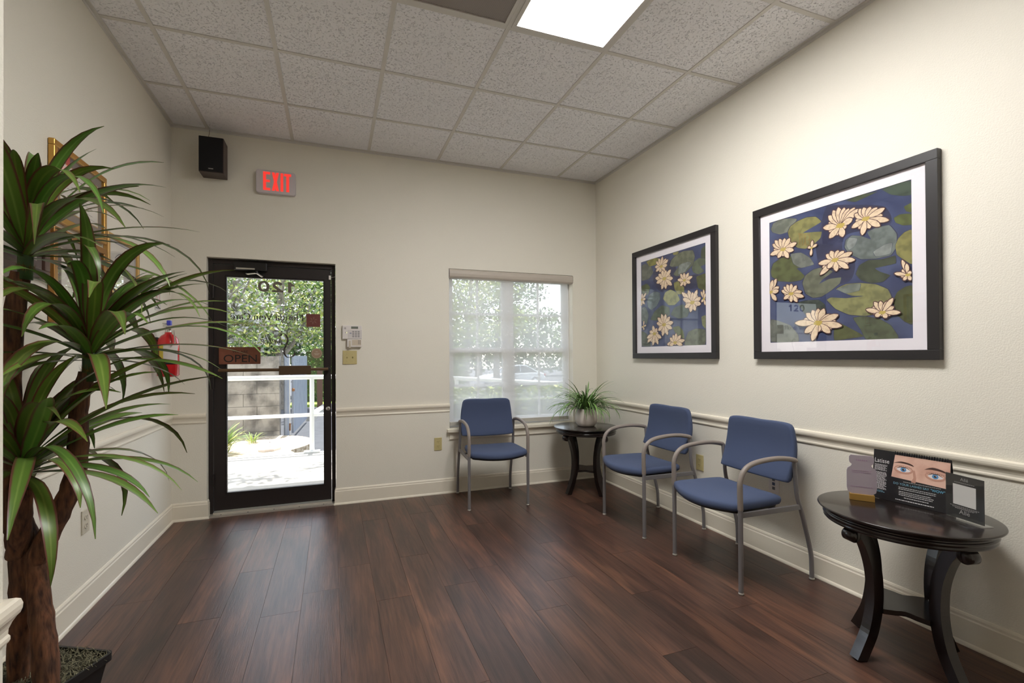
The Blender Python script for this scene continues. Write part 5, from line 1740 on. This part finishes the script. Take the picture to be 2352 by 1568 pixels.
tag(mb.build('planting_bed', mat('bleached_mulch', (206, 192, 170), 0.95, bump=(40, 1.0), var=((150, 130, 104), 18, 0.45, 0.65))), 'sunlit pale planting bed at the edge of the landing', kind='structure')

# white pipe railing
M_rail = mat('white_railing_paint', (232, 232, 230), 0.35)
rl = tag(empty('pipe_railing', (0.9, 2.50, -0.012)), 'white pipe handrail along the landing and the ramp', 'railing')
def rpart(mbv, name, m=M_rail, **k):
    local(mbv, rl)
    return mbv.build(name, m, rl, **k)
p = MB(); p.tube([(-3.0, 2.50, 0.985), (2.1, 2.50, 0.985), (7.5, 2.52, 0.60)], 0.030, 14); rpart(p, 'top_rail')
p = MB(); p.tube([(-3.0, 2.50, 0.480), (2.1, 2.50, 0.480), (7.5, 2.52, 0.10)], 0.024, 14); rpart(p, 'mid_rail')
for x in (-1.3, 0.90, 2.9, 4.9, 6.9):
    zg = -0.012 if x < 2.1 else -0.012-0.388*(x-2.06)/5.44
    zt = 0.985 if x < 2.1 else 0.985-0.385*(x-2.1)/5.4
    p = MB(); p.tube([(x, 2.50, zg), (x, 2.50, zt)], 0.030, 14); rpart(p, 'post')
    if x < 2.1:
        p = MB(); p.box(x-0.10, x+0.10, 2.40, 2.52, zg, zg+0.018)
        for dx in (-0.08, 0.08): p.lathe([(0.0, 0.018), (0.009, 0.016), (0.009, 0.0)], 8, 0, Matrix.Translation((x+dx, 2.43, zg+0.018)))
        rpart(p, 'base_plate')

# board-marked concrete wall
wl = tag(empty('concrete_wall', (-1.9, 4.40, -0.15)), 'weathered grey block garden wall left of the gate', 'wall')
M_block = mat('weathered_block', (158, 152, 144), 0.95, bump=(35, 0.8), var=((96, 92, 88), 4.5, 0.42, 0.68))
for r in range(7):
    off = 0.2 if r % 2 else 0.0
    x = -4.2
    while x < 0.335:
        xa = max(-4.2, x-off); xb = min(0.335, x-off+0.60)
        if xb-xa > 0.05:
            p = MB(); p.box(xa+0.003, xb-0.003, 4.20, 4.42, -0.16+0.205*r+0.003, -0.16+0.205*(r+1)-0.003)
            local(p, wl); p.build('block', M_block, wl)
        x += 0.60
p = MB(); p.box(-4.2, 0.330, 4.215, 4.405, -0.16, 1.27); local(p, wl); p.build('mortar_core', mat('grey_mortar', (150, 145, 138), 0.95), wl)

# blue grey gate and post
gt = tag(empty('metal_gate', (0.43, 4.30, -0.15)), 'blue grey metal gate leaf swung open behind its post', 'gate')
M_gate = mat('blue_grey_metal', (138, 146, 160), 0.5, metal=0.2, var=((120, 128, 144), 5, 0.4, 0.7))
p = MB(); p.tube([(0.43, 4.30, -0.15), (0.43, 4.30, 1.30)], 0.040, 18); local(p, gt); p.build('gate_post', M_gate, gt)
k0, k1 = Vector((0.50, 4.42, 0)), Vector((0.62, 6.4, 0))
for i in range(9):
    a = k0+(k1-k0)*(i/9); b = k0+(k1-k0)*((i+0.97)/9)
    p = MB()
    p.prism([(a.x, a.y), (b.x, b.y), (b.x+0.03, b.y), (a.x+0.03, a.y)], -0.04, 1.28, 'xy')
    local(p, gt); p.build('gate_board', M_gate, gt)
p = MB(); p.tube([(0.475, 4.33, -0.05), (0.475, 4.33, 1.30)], 0.010, 8); local(p, gt); p.build('cane_bolt', mat('pale_bolt', (226, 224, 216), 0.5), gt)
p = MB(); p.tube([(0.475, 4.32, 0.02), (0.478, 4.32, 0.14)], 0.018, 8); p.lathe([(0.0, 0.03), (0.025, 0.02), (0.025, -0.02), (0.0, -0.03)], 12, 0, Matrix.Translation((0.53, 4.38, 0.70)))
local(p, gt); p.build('latch', mat('rusty_latch', (128, 88, 56), 0.8), gt)

# wooden post by the hedge
p = MB(); p.box(-0.07, 0.07, -0.07, 0.07, 0, 1.05); p.box(-0.085, 0.085, -0.085, 0.085, 1.05, 1.08)
tag(p.build('wooden_post', mat('brown_timber', (106, 78, 62), 0.8), loc=(0.83, 9.2, -0.14)), 'short brown wooden post in front of the clipped hedge', 'post')
# flat kerb stone and rock
p = MB()
rk = random.Random(9)
bm_pts = []
def rock(cx, cy, z0, sx, sy, sz, seed):
    r = random.Random(seed)
    q = MB()
    prof = []
    n = 14
    rings = [(1.0, 0.0), (1.02, 0.35), (0.85, 0.75), (0.45, 1.0), (0.0, 1.02)]
    vv, ff = [], []
    jit = [r.uniform(0.8, 1.2) for _ in range(n)]
    for sc, h in rings:
        for k in range(n):
            a = 2*math.pi*k/n
            vv.append((sx*sc*jit[k]*math.cos(a), sy*sc*jit[k]*math.sin(a), sz*h*(1+0.1*math.sin(3*a))))
    for i in range(len(rings)-1):
        for k in range(n): ff.append((i*n+k, i*n+(k+1) % n, (i+1)*n+(k+1) % n, (i+1)*n+k))
    q.add(vv, ff)
    return q
tag(rock(0, 0, 0, 0.13, 0.16, 0.11, 2).build('garden_rock', mat('pale_limestone', (196, 188, 184), 0.9, bump=(30, 0.8)), loc=(0.32, 2.95, -0.045)), 'pale limestone rock at the edge of the planting bed', 'rock')

# ---- greenery
M_leafy = tinted('outdoor_leaves', 0.55)
GREENS = [(0.24, 0.34, 0.10), (0.34, 0.43, 0.13), (0.46, 0.53, 0.16), (0.16, 0.26, 0.09), (0.55, 0.54, 0.18)]
DARKS = [(0.06, 0.13, 0.04), (0.09, 0.18, 0.05), (0.12, 0.22, 0.06), (0.05, 0.10, 0.035)]
def leaf_cloud(mbv, r, blobs, n, size, cols, grey=0.0, org_=Vector((0, 0, 0))):
    for i in range(n):
        bx = blobs[r.randrange(len(blobs))]
        u = r.random()**0.45
        th = r.uniform(0, 6.283); cz = r.uniform(-1, 1); s = math.sqrt(1-cz*cz)
        c = Vector((bx[0]+bx[3]*u*s*math.cos(th), bx[1]+bx[4]*u*s*math.sin(th), bx[2]+bx[5]*u*cz))-org_
        L = r.uniform(0.6, 1.3)*size
        d = Vector((r.uniform(-1, 1), r.uniform(-1, 1), r.uniform(-0.8, 0.6))).normalized()
        w_ = d.cross(Vector((r.uniform(-1, 1), r.uniform(-1, 1), r.uniform(-1, 1)))).normalized()*L*0.28
        d *= L*0.5
        b0 = mbv.add([c-d, c+w_, c+d, c-w_], [(0, 1, 2, 3)])
        if r.random() < grey: col = (0.50, 0.48, 0.45)
        else: col = cols[r.randrange(len(cols))]
        g = r.uniform(0.75, 1.25)
        for k in range(4): mbv.col[b0+k] = (col[0]*g, col[1]*g, col[2]*g, 1)
M_tbark = mat('grey_tree_bark', (148, 140, 130), 0.95, bump=(25, 0.8), var=((110, 102, 94), 9, 0.4, 0.7))
def tree(label, loc, stems, blobs, n, size, cols, grey, seed):
    r = random.Random(seed)
    o = Vector(loc)
    t = tag(empty('shade_tree', loc), label, 'tree', 'trees outside')
    for st in stems:
        p = MB()
        pts = spline([Vector(q)-o for q in st[0]], 5)
        m_ = len(pts)
        p.tube(pts, [st[1]*(1-0.75*i/(m_-1)) for i in range(m_)], 9)
        p.build('trunk' if st[1] > 0.06 else 'branch', M_tbark, t)
    p = MB()
    leaf_cloud(p, r, blobs, n, size, cols, grey, o)
    tag(p.build('foliage', M_leafy, t, recalc=False), kind='stuff')
    return t
def rnd_branches(r, base, n, spread, zlo, zhi, rad):
    out = []
    for i in range(n):
        a = r.uniform(0, 6.28)
        e = (base[0]+spread*math.cos(a)*r.uniform(0.5, 1), base[1]+spread*0.7*math.sin(a), r.uniform(zlo, zhi))
        md = (base[0]*0.6+e[0]*0.4+r.uniform(-0.15, 0.15), base[1]*0.6+e[1]*0.4, base[2]*0.5+e[2]*0.5+r.uniform(-0.1, 0.2))
        out.append(([base, md, e], rad*r.uniform(0.6, 1.1)))
    return out
r = random.Random(51)
tree('pale barked tree rising behind the block garden wall', (-1.4, 7.4, -0.2), [([(-1.4, 7.4, -0.2), (-1.2, 7.4, 1.4), (-0.9, 7.3, 2.6), (-0.6, 7.2, 4.2)], 0.16)]+rnd_branches(r, (-1.2, 7.4, 1.5), 9, 1.6, 1.6, 3.6, 0.035),
     [(-1.5, 7.2, 2.6, 1.3, 0.9, 1.3), (-0.7, 7.2, 2.0, 0.9, 0.8, 0.8), (-2.2, 7.6, 1.9, 1.2, 0.9, 0.9), (-0.9, 7.5, 3.6, 1.4, 1.0, 0.9)], 6500, 0.11, GREENS, 0.42, 61)
tree('bright leaved tree growing beside the open gate', (-0.1, 9.6, -0.2), [([(-0.1, 9.6, -0.2), (-0.2, 9.6, 1.2), (-0.25, 9.5, 2.2), (0.0, 9.5, 3.8)], 0.13), ([(-0.18, 9.6, 1.2), (0.35, 9.6, 2.0), (0.7, 9.6, 3.2)], 0.07)]+rnd_branches(r, (-0.2, 9.6, 1.5), 9, 0.9, 1.6, 3.6, 0.03),
     [(0.1, 9.6, 2.6, 1.2, 0.7, 1.1), (0.9, 9.7, 2.05, 0.9, 0.7, 0.6), (-0.6, 9.6, 2.0, 0.9, 0.7, 0.7), (0.2, 9.6, 3.6, 1.5, 0.7, 0.9)], 4600, 0.11, GREENS+[(0.42, 0.50, 0.12)], 0.32, 62)
tree('dark green tree standing behind the clipped hedge', (1.9, 13.4, -0.2), [([(1.9, 13.4, -0.2), (1.8, 13.4, 2.0), (1.7, 13.3, 4.6)], 0.17)]+rnd_branches(r, (1.8, 13.4, 2.0), 6, 1.2, 2.2, 4.5, 0.04),
     [(1.7, 13.3, 2.7, 1.5, 0.9, 1.3), (1.0, 13.3, 3.7, 1.4, 0.9, 1.0), (2.6, 13.4, 3.6, 1.4, 0.9, 1.2), (1.4, 13.2, 1.8, 1.3, 0.8, 0.7)], 5200, 0.14, DARKS+GREENS[:2], 0.06, 63)
tree('tree overhanging the landing between the door and the window', (2.45, 3.30, -0.12), [([(2.45, 3.30, -0.12), (2.4, 3.3, 2.0), (2.2, 3.1, 3.6), (1.6, 2.8, 4.6)], 0.10)]+[([(2.2, 3.1, 3.6), (1.2, 2.7, 4.3), (0.2, 2.35, 4.7)], 0.035), ([(2.2, 3.1, 3.6), (2.8, 3.2, 4.6), (3.2, 3.4, 5.2)], 0.04)],
     [(0.25, 2.35, 4.7, 0.75, 0.50, 0.35), (-0.35, 2.5, 4.9, 0.6, 0.45, 0.3), (1.6, 2.9, 5.0, 0.8, 0.5, 0.4), (3.0, 3.4, 5.3, 0.8, 0.6, 0.5)], 1500, 0.12, GREENS, 0.1, 68)
tree('leafy backdrop tree far behind the garden wall', (-3.6, 15.5, -0.3), [([(-3.6, 15.5, -0.3), (-3.5, 15.5, 2.5), (-3.2, 15.4, 5.5)], 0.22)],
     [(-3.6, 15.2, 3.2, 2.6, 1.4, 2.2), (-1.2, 15.4, 3.4, 2.2, 1.4, 2.0), (-5.0, 15.5, 2.2, 2.2, 1.2, 1.5), (0.4, 15.8, 4.6, 2.4, 1.3, 1.4), (-1.0, 15.3, 1.4, 2.4, 1.0, 1.2), (1.2, 16.0, 3.2, 2.0, 1.0, 2.0)], 15000, 0.20, GREENS[:2]+DARKS, 0.20, 64)
tree('tall thin crowned tree beyond the railing by the window', (6.0, 13.0, -0.4), [([(6.0, 13.0, -0.4), (6.1, 13.0, 2.0), (6.3, 12.9, 5.5)], 0.16)]+rnd_branches(r, (6.1, 13.0, 2.4), 7, 1.8, 2.6, 5.0, 0.04),
     [(5.4, 12.8, 3.2, 1.4, 1.0, 1.0), (6.8, 13.0, 4.0, 1.7, 1.1, 1.0), (6.2, 13.0, 2.2, 1.3, 0.9, 0.6), (8.2, 13.4, 2.7, 1.0, 0.9, 0.7)], 4200, 0.15, GREENS, 0.1, 65)
tree('dark spreading tree behind the parked car', (10.5, 22.0, -0.9), [([(10.5, 22.0, -0.9), (10.5, 22.0, 1.5), (10.8, 21.8, 5.5)], 0.26)],
     [(9.5, 21.8, 3.0, 3.0, 1.5, 1.6), (13.0, 22.2, 3.2, 2.4, 1.5, 1.2), (7.0, 22.0, 3.4, 2.4, 1.4, 2.0), (11.0, 22.0, 5.2, 3.0, 1.6, 1.2)], 6200, 0.24, DARKS+GREENS[:1], 0.05, 66)
tree('far dark tree line closing off the parking lot', (15.0, 40.0, -1.0), [([(15.0, 40.0, -1.0), (15.0, 40.0, 3.0), (15.5, 40.0, 7.0)], 0.4)],
     [(6.0, 40.0, 1.8, 6.0, 1.8, 2.6), (14.0, 40.5, 1.6, 6.5, 1.8, 2.4), (22.0, 41.0, 1.8, 6.5, 1.8, 2.6), (29.0, 41.0, 2.4, 5.0, 1.8, 3.0), (-4.0, 40.0, 3.0, 6.0, 1.8, 3.6)], 9000, 0.5, DARKS, 0.0, 67)
def hedge(label, x0, x1, y0, y1, z0, z1, n, size, cols, seed):
    r = random.Random(seed)
    o = Vector(((x0+x1)/2, (y0+y1)/2, z0))
    t = tag(empty('clipped_hedge', o), label, 'hedge')
    p = MB(); p.box(x0+0.10-o.x, x1-0.10-o.x, y0+0.10-o.y, y1-0.10-o.y, 0.0, z1-z0-0.12)
    p.build('hedge_core', mat('hedge_twigs', (98, 104, 66), 0.95, bump=(30, 1.0)), t)
    p = MB()
    for i in range(n):
        f = r.random()
        if f < 0.34: c = Vector((r.uniform(x0, x1), r.uniform(y0, y1), z1+r.uniform(-0.08, 0.04)))
        elif f < 0.80: c = Vector((r.uniform(x0, x1), y0+r.uniform(-0.04, 0.10), r.uniform(z0, z1)))
        else: c = Vector((r.uniform(x0, x1), r.uniform(y0, y1), r.uniform(z0, z1)))
        L = r.uniform(0.6, 1.3)*size
        d = Vector((r.uniform(-1, 1), r.uniform(-1, 1), r.uniform(-0.5, 1))).normalized()
        w_ = d.cross(Vector((r.uniform(-1, 1), r.uniform(-1, 1), r.uniform(-1, 1)))).normalized()*L*0.3
        d *= L*0.5
        b0 = p.add([c-o-d, c-o+w_, c-o+d, c-o-w_], [(0, 1, 2, 3)])
        col = cols[r.randrange(len(cols))]; g = r.uniform(0.7, 1.3)
        for k in range(4): p.col[b0+k] = (col[0]*g, col[1]*g, col[2]*g, 1)
    tag(p.build('foliage', M_leafy, t, recalc=False), kind='stuff')
hedge('clipped green hedge across the drive beyond the gate', 0.30, 5.5, 10.9, 11.8, -0.2, 1.55, 6500, 0.09, DARKS+GREENS[:2], 71)
hedge('low leafy hedge growing just outside the window', 2.15, 5.6, 0.85, 1.44, -0.3, 0.83, 6500, 0.055, GREENS, 72)
mb = MB(); mb.prism([(0.0, 9.9), (6.0, 9.9), (6.0, 10.78), (0.0, 10.78)], -0.18, -0.09, 'xy')
tag(mb.build('grass_strip', mat('mown_grass', (140, 166, 70), 0.9, bump=(80, 1.0))), 'strip of grass in front of the far hedge', 'grass', kind='stuff')
mb = MB(); mb.moulding([(0, -0.2), (0.16, -0.2), (0.16, -0.04), (0.14, -0.02), (0, -0.02)], [(6.0, 9.72), (1.6, 9.72), (0.9, 9.1), (0.66, 7.2), (0.62, 6.6)])
tag(mb.build('kerb', M_conc), 'pale concrete kerb along the drive', kind='structure')
# grassy clumps in the bed
def clump(label, loc, n, L0, L1, w_, seed, cols):
    r = random.Random(seed)
    t = tag(empty('strap_leaf_clump', loc), label, 'plant', 'clumps in the planting bed')
    p = MB()
    for i in range(n):
        az = r.uniform(0, 6.28)
        c = cols[r.randrange(len(cols))]
        g = r.uniform(0.7, 1.3)
        leaf(p, (0.08*math.cos(az)*r.random(), 0.08*math.sin(az)*r.random(), 0.0), az, r.uniform(0.9, 1.5), r.uniform(0.5, 1.9), r.uniform(L0, L1), w_*r.uniform(0.7, 1.3), 7, (c[0]*g, c[1]*g, c[2]*g, 1))
    p.build('foliage', M_leafy, t, recalc=False)
clump('green strap leaved clump in the bed against the landing', (-0.24, 2.86, -0.035), 140, 0.28, 0.50, 0.022, 81, GREENS)
clump('wispy small tuft in the bed between clump and rock', (0.02, 3.62, -0.035), 40, 0.12, 0.22, 0.010, 83, GREENS)

# parked silver car
car = tag(empty('parked_car', (13.0, 26.0, -0.86), math.radians(8)), 'silver sedan parked beyond the railing, seen through the shade', 'car')
M_paint = mat('silver_car_paint', (206, 208, 212), 0.25, metal=0.4, coat=0.5)
M_cglass = mat('dark_car_glass', (34, 38, 42), 0.08, spec=0.8)
body = [(-2.28, 0.32), (-2.32, 0.55), (-2.22, 0.72), (-1.6, 0.84), (-0.95, 0.93), (0.95, 0.95), (1.75, 0.96), (2.22, 0.90), (2.32, 0.60), (2.26, 0.32)]
p = MB()
vs_, fs_ = [], []
sec = [(-0.88, 0.94), (-0.80, 1.0), (0.80, 1.0), (0.88, 0.94)]
for y, s in sec:
    for x, z in body: vs_.append((x*s if abs(y) > 0.85 else x, y, z if z < 0.6 else 0.6+(z-0.6)*s))
n = len(body)
for i in range(3):
    for j in range(n): fs_.append((i*n+j, i*n+(j+1) % n, (i+1)*n+(j+1) % n, (i+1)*n+j))
fs_ += [tuple(range(n)), tuple(reversed(range(3*n, 4*n)))]
p.add(vs_, fs_, 0, False)
p.build('body', M_paint, car, bevel=0.05, seg=3)
roof = [(-0.98, 0.92), (-0.20, 1.40), (0.30, 1.45), (0.85, 1.41), (1.72, 0.95)]
p = MB()
p.add([(x, y*(1.0 if z < 1 else 0.80), z) for y in (-0.80, 0.80) for x, z in roof], [(0, 1, 6, 5), (1, 2, 7, 6), (2, 3, 8, 7), (3, 4, 9, 8), (0, 5, 9, 4), (4, 3, 2, 1, 0), (5, 6, 7, 8, 9)])
p.build('cabin_glass', M_cglass, car)
p = MB()
for sy in (-1, 1):
    for path in ([(-0.98, 0.80, 0.93), (-0.20, 0.655, 1.40), (0.30, 0.65, 1.46), (0.85, 0.65, 1.42), (1.72, 0.80, 0.96)], [(0.28, 0.80, 0.94), (0.30, 0.655, 1.44)]):
        p.tube([(a, sy*b, c) for a, b, c in path], 0.040, 8)
p.prism([(-0.22, -0.66), (0.88, -0.66), (0.88, 0.66), (-0.22, 0.66)], 1.41, 1.475, 'xy')
p.build('roof_and_pillars', M_paint, car)
for x in (-1.42, 1.42):
    for y in (-0.80, 0.80):
        p = MB()
        Mw = Matrix.Translation((x, y, 0.33)) @ Matrix.Rotation(math.pi/2, 4, 'X')
        p.lathe([(0.0, -0.10), (0.30, -0.10), (0.33, -0.07), (0.33, 0.07), (0.30, 0.10), (0.0, 0.10)], 28, 0, Mw)
        wh = p.build('wheel', mat('black_tyre', (28, 28, 28), 0.8), car)
        p = MB(); p.lathe([(0.0, -0.112), (0.20, -0.112), (0.21, -0.10), (0.21, 0.10), (0.20, 0.112), (0.0, 0.112)], 20, 0, Mw); p.build('hub', M_chrome, wh)
p = MB()
for y in (-0.72, 0.72): p.box(2.20, 2.325, y-0.14, y+0.14, 0.72, 0.86)
p.build('tail_light', mat('red_tail_light', (190, 30, 30), 0.2), car)
